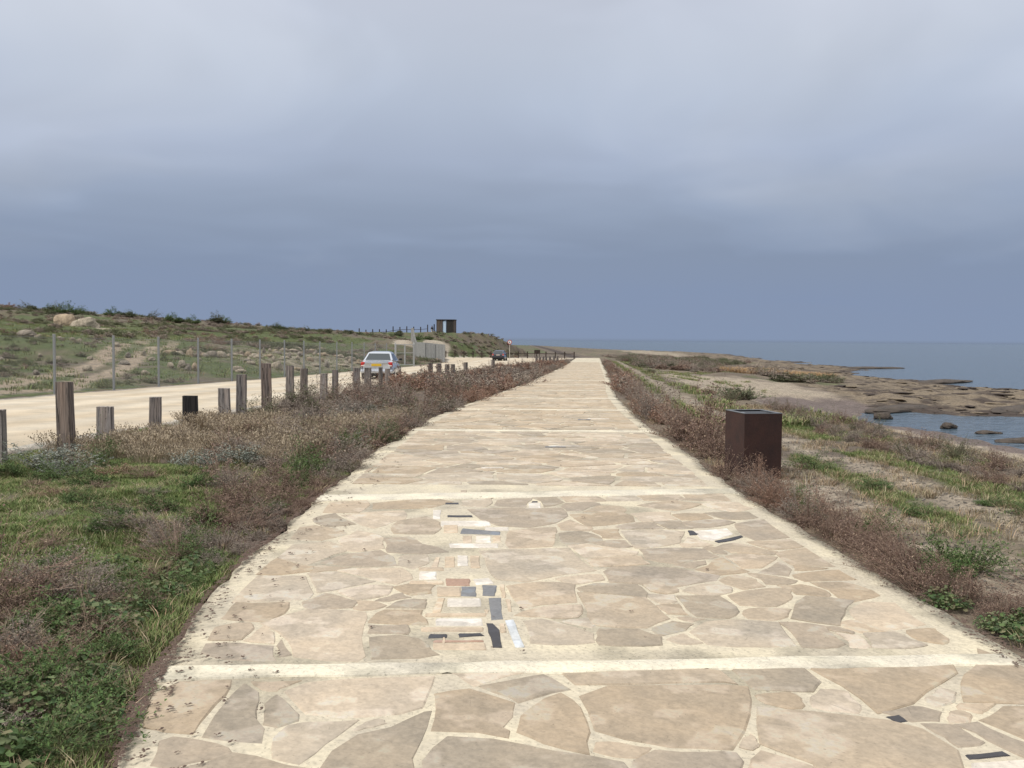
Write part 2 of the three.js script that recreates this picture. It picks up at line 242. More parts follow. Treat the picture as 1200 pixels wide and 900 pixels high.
{                                                            // loose sandy dust between paler lanes worn by wheels
  const P = roadGeo.attributes.position, k = []; for (let i = 0; i < P.count; i++) { const x = P.getX(i), d = -P.getZ(i), q = x - mix(roadL(d), roadR(d), 0.5) + (fbm(d * 0.12, 4, 2, 220) - 0.5) * 1.2, lane = Math.max(...[-2.6, -0.9, 1.0, 2.7].map((o) => 1 - sstep(0.15, 0.75, Math.abs(q - o)))), n = fbm(x * 0.9, d * 0.35, 4, 221); k.push(...lerp3([0.60, 0.515, 0.395], [0.74, 0.68, 0.575], clamp(0.55 * lane + 0.9 * (n - 0.25)))); }
  roadGeo.setAttribute('color', new THREE.Float32BufferAttribute(k, 3)); structure('dirt_road', roadGeo, std({ vertexColors: true, map: T.road, bumpMap: T.soilBump, bumpScale: 0.02, roughness: 1 }));
}
// ------------------------------------------------------------------ stone path: mortar slab, stones, strips of marble and slate, concrete bands
const stoneMats = [[0.455, 0.396, 0.320], [0.500, 0.431, 0.347], [0.400, 0.355, 0.299], [0.555, 0.492, 0.410], [0.430, 0.365, 0.284], [0.500, 0.452, 0.383], [0.375, 0.335, 0.278]].map((c) => std({ color: col(...c), map: T.stone, bumpMap: T.stoneBump, bumpScale: 0.014, roughness: 0.85 }));
const stripMats = { 1: [0.70, 0.68, 0.645], 2: [0.055, 0.055, 0.065], 3: [0.20, 0.215, 0.245], 4: [0.60, 0.51, 0.40], 5: [0.42, 0.29, 0.23], 6: [0.62, 0.68, 0.75] };
for (const k in stripMats) stripMats[k] = std({ color: col(...stripMats[k]), map: T.stone, bumpMap: T.stoneBump, bumpScale: 0.006, roughness: 0.6 });
const mortarMat = std({ color: col(0.655, 0.598, 0.512), map: T.mortar, bumpMap: T.mortarBump, bumpScale: 0.012, roughness: 0.95 });
const bandMat = std({ color: col(0.79, 0.745, 0.67), map: T.mortar, bumpMap: T.mortarBump, bumpScale: 0.01, roughness: 0.95 });
const STONES = [[0,-154,380,-143,374,-130,372,-131,384,-131,395,-131,406,-130,416,-131,426,-133,435,-145,434,-158,432,-164,415,-161,403,-158,392],[0,-126,369,-114,365,-99,363,-102,378,-108,388,-111,398,-113,409,-116,420,-126,431,-128,416,-128,403,-128,392,-127,380],[0,-116,422,-112,420,-108,420,-107,424,-104,427,-102,431,-99,435,-105,434,-109,434,-114,433,-119,433,-124,433,-121,428,-118,425],[0,-104,382,-97,379,-90,387,-91,394,-94,398,-97,403,-100,408,-103,412,-107,417,-109,412,-110,406,-108,400,-107,394,-105,388],[0,-92,350,-80,345,-76,354,-73,363,-70,371,-67,380,-64,389,-72,387,-79,387,-87,386,-94,383,-96,376,-97,369,-95,359],[0,-56,381,-54,383,-51,385,-53,389,-56,391,-59,389,-62,387,-63,384,-65,381,-66,377,-63,377,-61,379,-58,380],[0,-127,341,-122,346,-115,349,-106,352,-111,360,-117,364,-124,367,-131,369,-138,370,-142,366,-141,362,-139,356,-138,350,-137,344,-133,342],[0,-98,409,-89,394,-72,390,-60,392,-48,394,-38,402,-37,417,-36,430,-36,442,-46,441,-58,440,-70,439,-84,436,-97,432,-105,421],[0,-67,314,-50,315,-34,316,-35,329,-35,340,-37,351,-35,367,-34,383,-34,400,-37,399,-50,382,-63,374,-71,358,-72,343,-70,329],[0,-117,311,-105,314,-94,315,-84,315,-72,316,-73,329,-74,342,-84,345,-91,349,-98,353,-109,356,-117,347,-126,341,-126,331,-123,321],[0,31,432,49,433,68,434,86,436,104,437,110,434,106,453,94,469,81,469,65,467,49,465,34,463,18,459,26,446],[0,35,399,36,379,47,370,65,363,76,363,90,362,99,379,106,397,111,414,114,432,103,434,84,433,65,432,46,431,32,418],[0,49,321,61,320,72,321,83,321,86,332,88,342,92,352,91,360,87,361,78,360,68,360,58,362,47,351,48,340,48,331],[0,226,451,219,440,213,427,208,415,221,414,235,413,246,420,258,423,262,439,264,455,260,474,253,492,246,476,237,463],[0,214,373,219,364,230,356,236,370,239,381,240,392,242,402,244,411,235,411,224,411,218,405,211,399,204,394,209,384],[0,197,373,199,368,201,363,203,358,207,352,214,357,216,362,214,370,210,375,208,380,205,385,203,393,191,390,196,381],[0,102,368,118,350,116,333,112,316,137,316,162,316,170,331,175,346,181,363,176,384,165,393,150,398,135,402,111,407,106,387],[0,84,319,94,317,102,316,111,315,112,324,113,332,115,340,119,347,110,355,101,362,95,354,92,346,90,337,87,328],[0,-138,905,-117,907,-99,911,-80,916,-69,935,-59,955,-70,967,-81,978,-95,968,-111,963,-127,953,-143,941,-140,925],[0,-101,786,-83,784,-66,785,-63,800,-61,814,-64,827,-65,841,-71,854,-80,869,-95,856,-105,841,-107,827,-107,815,-105,802],[0,-97,714,-83,710,-68,708,-48,716,-58,735,-66,741,-72,746,-77,759,-86,775,-108,767,-103,752,-100,739,-100,727],[0,-70,658,-66,666,-62,672,-60,679,-61,688,-62,697,-64,708,-74,705,-84,704,-86,694,-85,686,-84,678,-84,669,-77,664],[0,-65,589,-58,591,-51,595,-52,602,-52,609,-50,616,-57,621,-63,624,-68,621,-73,616,-79,610,-75,602,-70,595],[0,-71,465,-59,466,-46,467,-36,473,-41,481,-43,488,-46,495,-50,501,-62,507,-70,505,-78,502,-77,493,-75,484,-73,475],[0,48,528,62,523,79,522,87,532,96,541,93,556,91,571,88,588,73,591,59,595,44,599,45,584,46,570,47,557,46,543],[0,46,601,57,598,67,596,77,593,88,587,91,599,90,608,89,616,87,623,78,624,68,625,58,625,51,619,44,612],[0,48,492,57,490,64,490,72,490,83,492,85,506,79,513,74,521,67,521,59,521,51,522,49,514,49,507,47,500],[0,68,627,83,625,97,619,112,614,128,624,144,633,150,649,135,659,122,671,106,674,90,674,74,672,67,658,68,643],[0,60,673,71,673,82,675,93,677,105,682,102,696,102,709,92,707,83,705,75,703,65,700,56,695,59,684],[0,99,815,108,815,115,816,122,817,130,818,139,820,136,829,134,837,134,847,123,849,113,846,105,840,99,834,94,826],[0,-17,428,-10,434,-4,439,2,444,9,448,18,451,14,461,4,460,-5,458,-15,457,-24,455,-34,450,-26,443,-22,435],[0,0,416,4,409,12,415,20,421,29,426,25,434,21,441,17,446,12,444,6,441,-1,437,-8,433,-15,429,-8,422],[0,-33,401,-33,389,-33,377,-22,376,-13,376,0,371,1,378,-2,381,2,393,3,410,-8,419,-19,427,-28,424,-35,420,-34,410],[0,14,366,22,361,32,356,32,367,34,377,34,387,33,396,32,405,29,414,24,422,16,415,10,405,5,395,4,386,3,377],[0,-30,318,-12,318,5,318,22,319,40,320,47,342,45,350,32,356,18,360,6,366,-7,371,-26,373,-31,362,-34,350,-32,334],[0,51,353,53,356,56,359,58,363,53,364,49,366,45,368,40,369,35,368,34,363,33,359,37,356,41,354,46,353],[0,115,428,125,427,134,426,143,426,151,439,150,450,149,460,148,471,135,469,123,468,110,468,111,457,113,447,114,438],[0,125,405,131,405,134,409,134,414,135,418,134,422,132,425,128,425,123,424,118,423,114,421,114,416,116,411,120,408],[0,136,407,142,403,148,402,155,400,158,405,160,411,159,416,159,421,160,427,154,430,147,430,144,425,139,420,137,414],[0,159,434,162,418,163,400,184,412,197,427,211,440,224,453,230,473,208,473,188,472,169,467,150,461,154,447],[0,201,406,205,405,207,402,210,401,211,403,214,405,216,407,219,410,222,413,218,413,214,413,211,413,207,413,205,413,202,410],[0,192,408,197,410,202,413,205,416,207,420,209,424,211,427,209,430,206,432,202,429,199,425,196,422,192,419,191,414],[0,174,391,180,392,187,392,190,398,193,403,190,406,187,409,182,410,178,408,174,406,170,404,164,402,169,397],[0,190,390,194,391,197,391,200,392,202,395,204,398,205,401,204,403,203,404,200,405,197,404,195,402,194,399,192,397,191,394],[0,98,362,101,365,102,367,102,371,102,372,102,375,101,378,99,375,97,374,96,372,95,370,94,368,93,365,95,363],[0,182,366,188,367,192,368,196,371,194,376,194,380,193,384,193,389,188,390,183,390,177,390,178,385,179,380,181,376,181,371],[2,167,389,173,392,172,399,165,397],[2,181,355,200,359,199,363,181,359],[1,174,339,199,341,205,355,180,352],[0,-147,884,-144,899,-143,914,-143,929,-146,944,-151,957,-161,953,-174,948,-187,941,-186,926,-185,913,-184,900,-182,883,-164,882],[0,-164,813,-151,818,-139,826,-146,838,-152,848,-158,858,-164,869,-169,882,-178,872,-183,862,-185,851,-182,840,-177,830,-170,822],[0,-141,833,-134,820,-121,807,-112,825,-107,840,-98,853,-98,868,-100,882,-105,901,-124,897,-137,891,-149,882,-163,872,-155,860,-147,847],[0,-184,760,-171,756,-156,755,-146,769,-139,783,-145,797,-154,806,-166,814,-176,822,-188,811,-187,799,-186,787,-185,774],[0,-135,720,-119,715,-109,722,-100,729,-103,741,-105,753,-105,767,-111,778,-119,788,-134,799,-138,781,-144,768,-143,755,-139,744,-135,732],[0,-108,665,-96,666,-82,668,-85,680,-87,691,-90,701,-96,711,-103,723,-115,714,-127,708,-133,699,-138,689,-142,675,-130,670,-119,666],[0,-163,639,-152,644,-141,651,-143,665,-153,670,-161,676,-168,683,-177,691,-179,680,-179,670,-179,661,-179,651,-179,640],[0,-141,645,-135,650,-131,652,-126,653,-121,654,-115,663,-125,666,-130,667,-134,668,-138,670,-142,668,-147,662,-145,658,-145,652],[0,-98,632,-89,623,-76,615,-67,631,-69,643,-73,653,-78,663,-91,663,-104,662,-115,660,-126,653,-115,646,-106,639],[0,-126,592,-115,600,-108,608,-100,615,-91,623,-100,630,-109,637,-116,643,-124,651,-133,648,-144,645,-139,634,-136,624,-133,615,-129,605],[0,-127,577,-127,591,-133,607,-138,622,-143,638,-159,638,-177,637,-177,618,-177,602,-176,586,-174,568,-157,571,-142,573],[0,-97,576,-90,580,-84,584,-79,590,-78,596,-78,603,-78,612,-87,615,-97,614,-102,609,-108,604,-114,599,-111,592,-106,587,-102,582],[0,-121,552,-112,556,-104,557,-96,559,-96,567,-95,574,-102,579,-107,584,-113,589,-121,593,-124,586,-126,579,-131,571,-128,561],[0,-76,574,-73,577,-70,580,-67,582,-63,585,-67,588,-69,592,-70,596,-75,593,-77,590,-78,586,-81,584,-84,580,-86,575,-80,574],[0,-52,558,-52,566,-52,572,-53,580,-61,581,-68,578,-72,574,-74,570,-75,565,-77,559,-70,559,-65,559,-59,559],[0,-47,525,-49,537,-53,546,-53,556,-61,556,-69,556,-77,556,-81,549,-82,541,-83,534,-83,528,-76,527,-67,526,-58,525],[0,-121,494,-112,468,-94,463,-77,462,-74,469,-78,485,-81,501,-83,520,-84,539,-87,551,-103,555,-120,560,-134,544,-145,526,-131,510],[0,-150,529,-142,528,-138,537,-135,546,-135,557,-138,571,-151,569,-161,568,-172,569,-172,559,-171,550,-170,542,-170,533,-160,530],[0,-146,496,-146,503,-145,509,-145,516,-147,522,-150,527,-158,526,-164,522,-168,517,-167,509,-166,502,-165,495,-159,494,-152,494],[0,-127,489,-128,496,-130,503,-132,509,-135,513,-138,517,-141,522,-142,516,-143,511,-143,505,-143,500,-145,494,-139,492,-133,491],[0,-146,463,-137,462,-128,461,-118,461,-122,470,-124,478,-126,486,-136,488,-146,491,-155,491,-164,489,-163,482,-162,474,-155,468],[0,-80,508,-75,508,-69,508,-64,509,-57,507,-56,514,-57,519,-59,525,-65,524,-71,524,-76,523,-82,524,-80,518,-80,513],[0,-119,467,-115,469,-113,471,-115,475,-117,479,-119,483,-121,487,-123,492,-125,497,-125,491,-125,486,-123,482,-121,477,-120,472],[0,-177,690,-162,680,-149,668,-144,681,-139,693,-136,704,-130,714,-124,730,-138,740,-149,753,-164,747,-177,738,-177,721,-177,706],[0,-90,552,-84,554,-81,556,-78,560,-76,565,-79,569,-83,573,-87,575,-92,576,-98,575,-95,569,-95,565,-97,560,-96,556],[0,-51,931,-40,925,-26,922,-21,936,-19,947,-19,957,-20,967,-21,977,-16,985,-23,978,-32,973,-42,968,-52,960,-49,946],[0,-18,931,-5,926,5,924,16,925,16,936,17,947,19,958,22,969,23,981,12,981,3,981,-7,975,-15,968,-16,957,-17,945],[0,33,923,44,934,51,945,57,957,53,971,51,984,49,997,37,1001,21,1001,22,984,27,972,31,961,32,950,33,937],[0,57,958,69,960,79,962,91,962,104,966,100,979,98,989,96,997,86,996,74,996,62,1002,48,1003,53,990,55,980,56,970],[0,100,965,113,966,122,968,131,971,142,978,139,990,137,999,134,1009,124,1003,114,1001,106,1000,103,994,102,986,101,978],[0,-29,855,-11,825,16,817,31,829,42,841,49,859,55,877,55,899,52,923,26,919,1,922,-20,918,-44,909,-36,880],[0,55,903,65,906,72,910,76,919,80,927,85,935,94,943,93,953,87,963,76,960,66,957,56,953,53,943,50,933,51,924,54,914],[0,69,825,87,832,101,840,116,851,117,866,118,881,110,902,94,900,80,897,68,893,56,886,58,871,61,857,65,842],[0,44,808,56,807,69,804,74,815,74,824,67,832,63,841,60,849,56,860,50,851,46,844,42,837,42,828,44,819],[0,113,902,116,914,116,924,114,935,104,939,96,939,88,937,84,929,81,921,77,912,71,902,83,901,92,902,101,903],[0,-5,756,-4,743,-1,728,16,733,34,740,37,755,38,770,39,787,41,803,41,822,24,818,10,811,-2,803,-4,787,-4,772],[0,41,766,42,756,48,745,59,752,69,758,78,765,78,775,76,784,73,792,68,799,61,806,51,802,41,796,41,786,41,776],[0,77,774,86,772,96,773,95,783,95,791,95,798,95,806,97,815,87,816,79,814,71,807,73,798,76,791,78,783],[0,80,740,86,738,92,737,100,742,97,751,97,758,97,766,89,767,83,767,78,764,73,760,66,756,71,749,76,744],[0,56,703,67,704,78,707,88,709,99,711,102,723,93,731,83,738,73,744,62,753,46,745,50,734,52,723,54,713],[0,-18,672,-15,652,-10,633,11,626,38,646,63,660,56,687,51,712,48,737,30,734,14,729,-5,728,-26,721,-20,696],[0,43,620,49,622,53,625,57,628,62,630,66,633,66,640,65,648,56,648,51,646,46,644,40,641,31,635,36,626],[0,2,581,4,571,7,559,21,569,31,572,43,575,43,591,43,606,45,622,32,626,20,627,8,622,-3,615,-1,604,0,592],[0,41,543,44,552,45,560,45,569,35,569,26,568,19,564,13,559,7,554,2,545,11,542,19,543,26,540,33,540],[0,11,494,23,491,34,491,47,495,48,512,41,521,34,528,27,535,18,541,7,535,9,525,10,515,11,505],[0,47,522,51,528,50,534,51,537,50,540,49,544,45,543,42,541,39,540,35,539,30,535,35,530,38,528,42,526],[2,-68,938,-53,939,-54,949,-69,948],[2,-60,866,-36,867,-37,876,-61,875],[1,-63,822,-18,824,-19,849,-65,847],[1,-23,803,-2,804,-2,819,-23,818],[1,-49,731,-10,733,-10,748,-51,747],[4,-48,666,-41,667,-43,700,-50,700],[1,-63,630,-51,631,-53,652,-65,652],[5,-43,614,-27,614,-28,633,-45,633],[4,-50,513,-15,514,-15,521,-51,520],[2,-45,501,-35,502,-35,508,-45,508],[5,-42,494,-14,495,-14,498,-42,497],[4,-41,482,-12,482,-13,493,-42,492],[1,-43,524,-15,525,-16,539,-44,538],[1,-39,564,-18,565,-19,582,-40,582],[4,-47,588,-32,588,-33,610,-49,610],[1,-39,671,-31,671,-33,704,-41,704],[4,-29,665,-22,665,-24,704,-31,704],[4,-51,542,-14,543,-14,549,-51,548],[1,-73,856,-66,856,-69,904,-77,904],[4,-58,791,-46,792,-48,828,-61,827],[4,-39,751,-32,751,-33,780,-41,779],[1,-29,752,-16,752,-17,780,-30,780],[4,-15,754,-8,754,-9,781,-15,780],[1,18,920,30,920,31,952,18,951],[2,21,954,28,954,28,963,22,962],[4,-55,1005,-49,1005,-50,1034,-57,1033],[4,-69,617,-45,618,-46,626,-69,625],[4,-66,656,-48,656,-49,665,-67,664],[4,-15,549,-13,549,-13,558,-16,558],[3,-9,784,-9,799,-43,812,-44,788],[4,-53,661,-54,698,-57,698,-58,661],[3,-32,589,-22,588,-23,612,-33,612],[3,-18,590,-10,589,-9,615,-19,616],[3,-11,535,-4,537,-6,585,-14,584],[1,-23,617,-11,621,-15,636,-26,632],[4,-42,551,-42,583,-46,583,-47,550],[2,-28,503,-14,506,-16,510,-29,509],[2,-9,486,-4,486,-6,518,-10,530,-14,530],[6,3,487,8,487,2,537,-3,535],[4,-1,553,1,553,0,581,-3,581],[4,-5,585,-3,585,-4,618,-7,618],[4,-5,512,-2,513,-3,529,-6,529],[4,-35,484,-36,503,-37,503,-36,484],[0,141,973,155,972,166,973,177,975,190,978,188,993,187,1007,187,1024,171,1025,160,1024,149,1022,135,1016,139,1001,141,989],[0,186,977,204,972,219,972,235,974,236,988,236,1001,236,1013,237,1026,222,1029,208,1030,190,1027,190,1009,189,994],[0,123,849,135,854,147,858,158,864,156,877,155,888,158,902,145,903,136,902,127,898,116,892,119,880,120,871,120,861],[0,165,910,176,921,184,930,191,940,199,953,187,965,173,974,160,968,150,962,140,953,129,941,140,928,151,919],[0,141,817,153,817,164,820,160,830,158,839,159,847,160,858,150,856,141,854,132,850,135,841,137,833,139,826],[0,161,860,171,861,178,864,185,868,194,873,192,885,191,897,179,899,170,899,163,895,156,890,157,883,158,877,160,869],[0,163,821,179,824,188,829,196,836,203,844,210,853,203,866,192,865,182,863,172,859,162,854,152,846,160,834],[0,221,907,231,914,239,922,247,929,243,938,241,949,241,959,241,967,231,969,220,968,210,964,196,956,201,940,205,928,212,918],[0,205,866,215,866,223,868,231,872,238,878,238,887,237,897,237,908,225,907,214,908,203,906,189,900,194,886,199,875],[0,201,811,201,792,206,770,225,777,240,784,240,802,240,819,240,836,240,853,241,870,224,859,207,847,203,829],[0,100,735,117,740,130,748,141,757,145,774,150,790,154,807,132,815,114,812,97,807,97,790,97,773,99,755],[0,140,742,150,743,158,745,167,750,164,759,162,766,159,771,156,776,152,784,149,776,147,770,145,764,143,759,139,753],[0,103,697,112,688,124,681,134,690,143,696,153,701,163,708,158,722,157,736,143,739,130,739,118,737,103,733,104,719,103,708],[0,160,720,165,718,171,718,172,725,171,730,171,735,171,740,166,745,160,748,155,741,155,735,159,730,160,725],[0,175,722,186,722,196,719,207,716,214,729,206,736,202,743,199,750,193,756,185,761,174,754,167,744,173,733],[0,170,670,185,671,191,680,197,689,203,698,208,709,199,715,190,718,181,720,174,717,167,711,168,700,169,690,170,680],[0,209,736,218,737,226,739,234,743,241,748,240,756,240,766,239,777,228,774,219,772,209,770,197,765,200,753,204,745],[0,210,682,221,680,232,678,242,678,241,691,241,703,241,716,240,729,240,743,229,737,219,731,210,723,209,709,208,696],[0,198,647,201,655,204,661,207,668,207,675,207,683,203,693,197,684,193,677,188,671,183,665,178,657,185,653,191,650],[0,207,665,213,664,217,665,221,666,225,668,229,669,235,673,228,676,224,677,220,678,216,679,211,681,210,675,209,670],[0,135,669,139,675,143,679,147,682,148,688,149,695,142,692,138,690,134,688,131,685,126,683,119,677,127,671],[0,148,647,156,651,165,654,174,660,169,672,167,682,166,693,164,707,155,698,151,689,147,680,141,673,134,665,141,656],[0,156,609,165,614,174,618,173,626,172,633,173,639,167,646,160,652,154,647,149,642,144,635,145,628,147,622,152,616],[0,175,624,184,623,192,624,197,628,201,635,195,643,189,648,182,652,176,656,170,657,170,651,172,645,175,638,175,632],[0,204,632,216,634,226,636,236,637,244,639,243,647,242,657,241,669,231,667,223,664,215,661,208,657,201,652,200,643],[0,132,592,137,595,141,599,147,603,149,609,150,616,145,621,139,624,131,624,125,619,119,614,114,606,120,599,125,595],[0,102,598,108,600,112,603,113,610,109,615,106,618,106,624,101,629,96,622,90,621,91,616,92,611,93,605,97,601],[0,95,574,100,575,104,577,107,580,107,585,107,590,108,596,102,596,97,598,90,598,89,592,90,587,91,583,93,578],[0,188,599,195,598,201,596,207,592,211,598,212,604,212,609,209,615,205,621,199,626,191,622,182,622,185,613,188,607],[0,218,580,229,587,237,592,244,598,244,610,241,619,237,627,230,634,219,633,207,631,209,620,213,611,213,601,213,591],[0,144,572,156,570,167,570,175,578,182,587,185,595,186,603,191,615,176,615,164,611,156,607,149,602,142,596,142,585],[0,112,546,121,544,131,543,137,550,141,558,142,570,140,581,137,594,123,595,108,594,109,582,109,573,109,563,110,554],[0,95,550,101,550,108,549,107,555,107,559,107,564,107,568,107,574,101,573,96,573,91,570,92,565,93,560,95,555],[0,168,545,179,537,193,531,198,543,204,553,208,563,213,573,222,585,208,593,193,596,183,583,178,571,174,559],[0,206,539,215,522,225,525,235,529,245,534,244,546,245,559,245,571,246,581,238,582,227,583,218,574,210,564,207,552],[0,142,543,150,541,156,540,163,544,168,549,170,554,172,559,175,565,168,567,162,568,155,568,148,566,144,562,141,555,141,549],[0,107,534,109,536,111,538,114,540,117,542,113,543,110,544,109,547,105,547,102,546,99,545,100,541,102,538,105,536],[0,83,506,90,511,95,514,101,518,103,523,105,527,108,532,102,535,96,538,91,533,86,528,82,524,80,519,81,514],[0,107,493,120,490,131,490,142,490,156,493,157,506,157,517,158,527,159,537,146,540,133,542,124,540,115,537,108,527,101,516,104,506],[0,158,491,170,489,178,491,184,497,183,504,183,512,183,520,184,530,175,535,167,537,158,537,160,528,160,520,160,512,159,503],[0,200,517,206,520,212,520,221,519,222,529,221,535,215,539,209,542,204,543,200,542,196,539,193,534,193,528,196,523],[0,185,520,188,519,191,518,193,517,194,515,197,519,195,522,193,525,192,527,190,529,186,529,179,529,183,525,184,522],[0,184,491,192,489,197,492,197,498,198,502,198,506,197,510,197,514,191,515,185,518,186,513,186,508,187,503,186,498],[0,196,492,206,490,213,490,220,492,229,497,224,506,223,514,220,521,213,519,207,518,201,518,200,512,200,507,199,501],[0,227,505,233,500,238,498,243,502,246,508,246,512,246,518,246,523,247,527,243,528,239,527,233,526,228,524,226,518,226,511],[0,106,496,103,502,101,505,100,508,100,510,98,513,95,511,93,509,92,508,89,506,86,502,90,496,92,494,94,493,98,493],[1,161,774,170,768,195,798,195,823,161,809],[2,155,790,164,793,161,811,157,811],[2,173,760,188,770,200,785,200,791,171,766]];
const edgeL = (d) => pathL(d) - 0.03 + (fbm(d * 1.3, 2, 4, 301) - 0.5) * 0.2, edgeR = (d) => pathR(d) + 0.02 + (fbm(d * 1.3, 5, 4, 302) - 0.5) * 0.15;
const slabY = (x, d) => along(d) + (fbm(x * 2.2, d * 2.2, 3, 303) - 0.5) * 0.008;
const path = (() => {
  const n = 30, p = [], uv = [], idx = [], ds = axis([[-8, 3, 0.3, 0.1], [3, 24, 0.09, 0.12], [24, 176, 0.2, 0.8]]);
  for (const d of ds) { const a = edgeL(d), b = edgeR(d); for (let i = 0; i <= n + 2; i++) { const t = clamp((i - 1) / n), x = mix(a, b, t) + (i === 0 ? -0.03 : i === n + 2 ? 0.03 : 0); p.push(x, i === 0 || i === n + 2 ? along(d) - 0.22 : slabY(x, d) - (i === 1 || i === n + 1 ? 0.015 : 0), -d); uv.push(x / 2.3, d / 2.3); } }
  const m = n + 3; for (let j = 0; j < ds.length - 1; j++) for (let i = 0; i < m - 1; i++) { const a = j * m + i; idx.push(a, a + 1, a + m, a + 1, a + m + 1, a + m); }
  const g = new THREE.BufferGeometry(); g.setAttribute('position', new THREE.Float32BufferAttribute(p, 3)); g.setAttribute('uv', new THREE.Float32BufferAttribute(uv, 2)); g.setIndex(idx); g.computeVertexNormals();
  return structure('path', g, mortarMat);
})();
// one stone: an outline [x, d] in metres, roughened, with a chamfered rim standing a little proud of the mortar
function stoneGeometry(poly, rnd, lift, rough = 0.012, n = 16, round = true) {
  let pts = poly.map((q) => [...q]);
  if (round) { const o = []; for (let i = 0; i < pts.length; i++) { const a = pts[i], b = pts[(i + 1) % pts.length], l = Math.hypot(b[0] - a[0], b[1] - a[1]), c = Math.min(0.16, 0.02 / (l + 1e-6)); o.push([mix(a[0], b[0], c), mix(a[1], b[1], c)], [mix(b[0], a[0], c), mix(b[1], a[1], c)]); } pts = o; }
  let per = 0; for (let i = 0; i < pts.length; i++) { const b = pts[(i + 1) % pts.length]; per += Math.hypot(b[0] - pts[i][0], b[1] - pts[i][1]); }
  const step = per / n, q = []; for (let i = 0; i < pts.length; i++) { const a = pts[i], b = pts[(i + 1) % pts.length], l = Math.hypot(b[0] - a[0], b[1] - a[1]), k = Math.max(1, Math.round(l / step)); for (let j = 0; j < k; j++) { const s = j ? rough : rough * 0.3; q.push([mix(a[0], b[0], j / k) + (rnd() - 0.5) * s, mix(a[1], b[1], j / k) + (rnd() - 0.5) * s]); } }
  const area = THREE.ShapeUtils.area(q.map((v) => new THREE.Vector2(...v))); if (area < 0) q.reverse();
  const cx = q.reduce((s, v) => s + v[0], 0) / q.length, cd = q.reduce((s, v) => s + v[1], 0) / q.length, tx = (rnd() - 0.5) * 0.006, td = (rnd() - 0.5) * 0.006, ou = rnd() * 7, ov = rnd() * 7, sw = rnd() * 6.28, sc = Math.cos(sw), ss = Math.sin(sw);
  const p = [], uv = [], idx = [], N = q.length, put = (x, d, y) => { p.push(x, y, -d); uv.push(ou + (x * sc + d * ss) / 1.6, ov + (d * sc - x * ss) / 1.6); };
  const top = (x, d) => along(d) + lift + tx * (x - cx) + td * (d - cd);
  const inset = q.map(([x, d]) => { const l = Math.hypot(cx - x, cd - d) || 1, k = Math.min(0.01, l * 0.2) / l; return [x + (cx - x) * k, d + (cd - d) * k]; });
  for (const [x, d] of inset) put(x, d, top(x, d));
  for (const [x, d] of inset) put(x, d, top(x, d)); for (const [x, d] of q) put(x, d, top(x, d) - 0.006);
  for (const [x, d] of q) put(x, d, top(x, d) - 0.006); for (const [x, d] of q) put(x, d, along(d) - 0.02);
  for (const f of THREE.ShapeUtils.triangulateShape(inset.map((v) => new THREE.Vector2(...v)), [])) idx.push(f[0], f[1], f[2]);
  for (let i = 0; i < N; i++) { const j = (i + 1) % N; for (const o of [N, 3 * N]) idx.push(o + i, o + N + i, o + j, o + j, o + N + i, o + N + j); }
  const g = new THREE.BufferGeometry(); g.setAttribute('position', new THREE.Float32BufferAttribute(p, 3)); g.setAttribute('uv', new THREE.Float32BufferAttribute(uv, 2)); g.setIndex(idx); g.computeVertexNormals(); return g;
}
// irregular paving between two lines across the path: cells of a weighted Voronoi diagram, shrunk by the joint
function paving(d0, d1, count, rnd) {
  const xa = (d) => pathL(d) + 0.12, xb = (d) => pathR(d) - 0.26, seeds = [], out = [];
  for (let i = 0; i < count; i++) { let best, bd = -1; for (let k = 0; k < 5; k++) { const d = mix(d0, d1, rnd()), x = mix(xa(d), xb(d), rnd()); let m = 1e9; for (const s of seeds) m = Math.min(m, Math.hypot((s[0] - x) * 0.72, s[1] - d)); if (m > bd) { bd = m; best = [x, d, rnd()]; } } seeds.push(best); }
  const spread = (xb(d0) - xa(d0)) * (d1 - d0) / count;
  for (const s of seeds) {
    let cell = [[xa(d0), d0], [xb(d0), d0], [xb(d1), d1], [xa(d1), d1]];
    for (const o of seeds) if (o !== s) {
      const nx = (o[0] - s[0]) * 0.6, nd = o[1] - s[1], k = (o[0] * o[0] * 0.6 + o[1] * o[1] - s[0] * s[0] * 0.6 - s[1] * s[1]) / 2 + (s[2] - o[2]) * spread * 0.35, next = [];
      for (let i = 0; i < cell.length; i++) { const a = cell[i], b = cell[(i + 1) % cell.length], fa = k - nx * a[0] - nd * a[1], fb = k - nx * b[0] - nd * b[1]; if (fa >= 0) next.push(a); if (fa * fb < 0) { const t = fa / (fa - fb); next.push([mix(a[0], b[0], t), mix(a[1], b[1], t)]); } }
      cell = next; if (!cell.length) break;
    }
    if (cell.length < 3) continue;
    const cx = cell.reduce((t, v) => t + v[0], 0) / cell.length, cd = cell.reduce((t, v) => t + v[1], 0) / cell.length, r = Math.sqrt(Math.abs(THREE.ShapeUtils.area(cell.map((v) => new THREE.Vector2(...v))))), gap = (0.014 + 0.022 * rnd()) / Math.max(0.08, r * 0.5);
    if (r < 0.1) continue;
    const ps = cell.map(([x, d]) => { const k = clamp(gap * (0.6 + 0.9 * rnd()), 0, 0.4); return [mix(x, cx, k), mix(d, cd, k)]; }); out.push(ps);
  }
  return out;
}
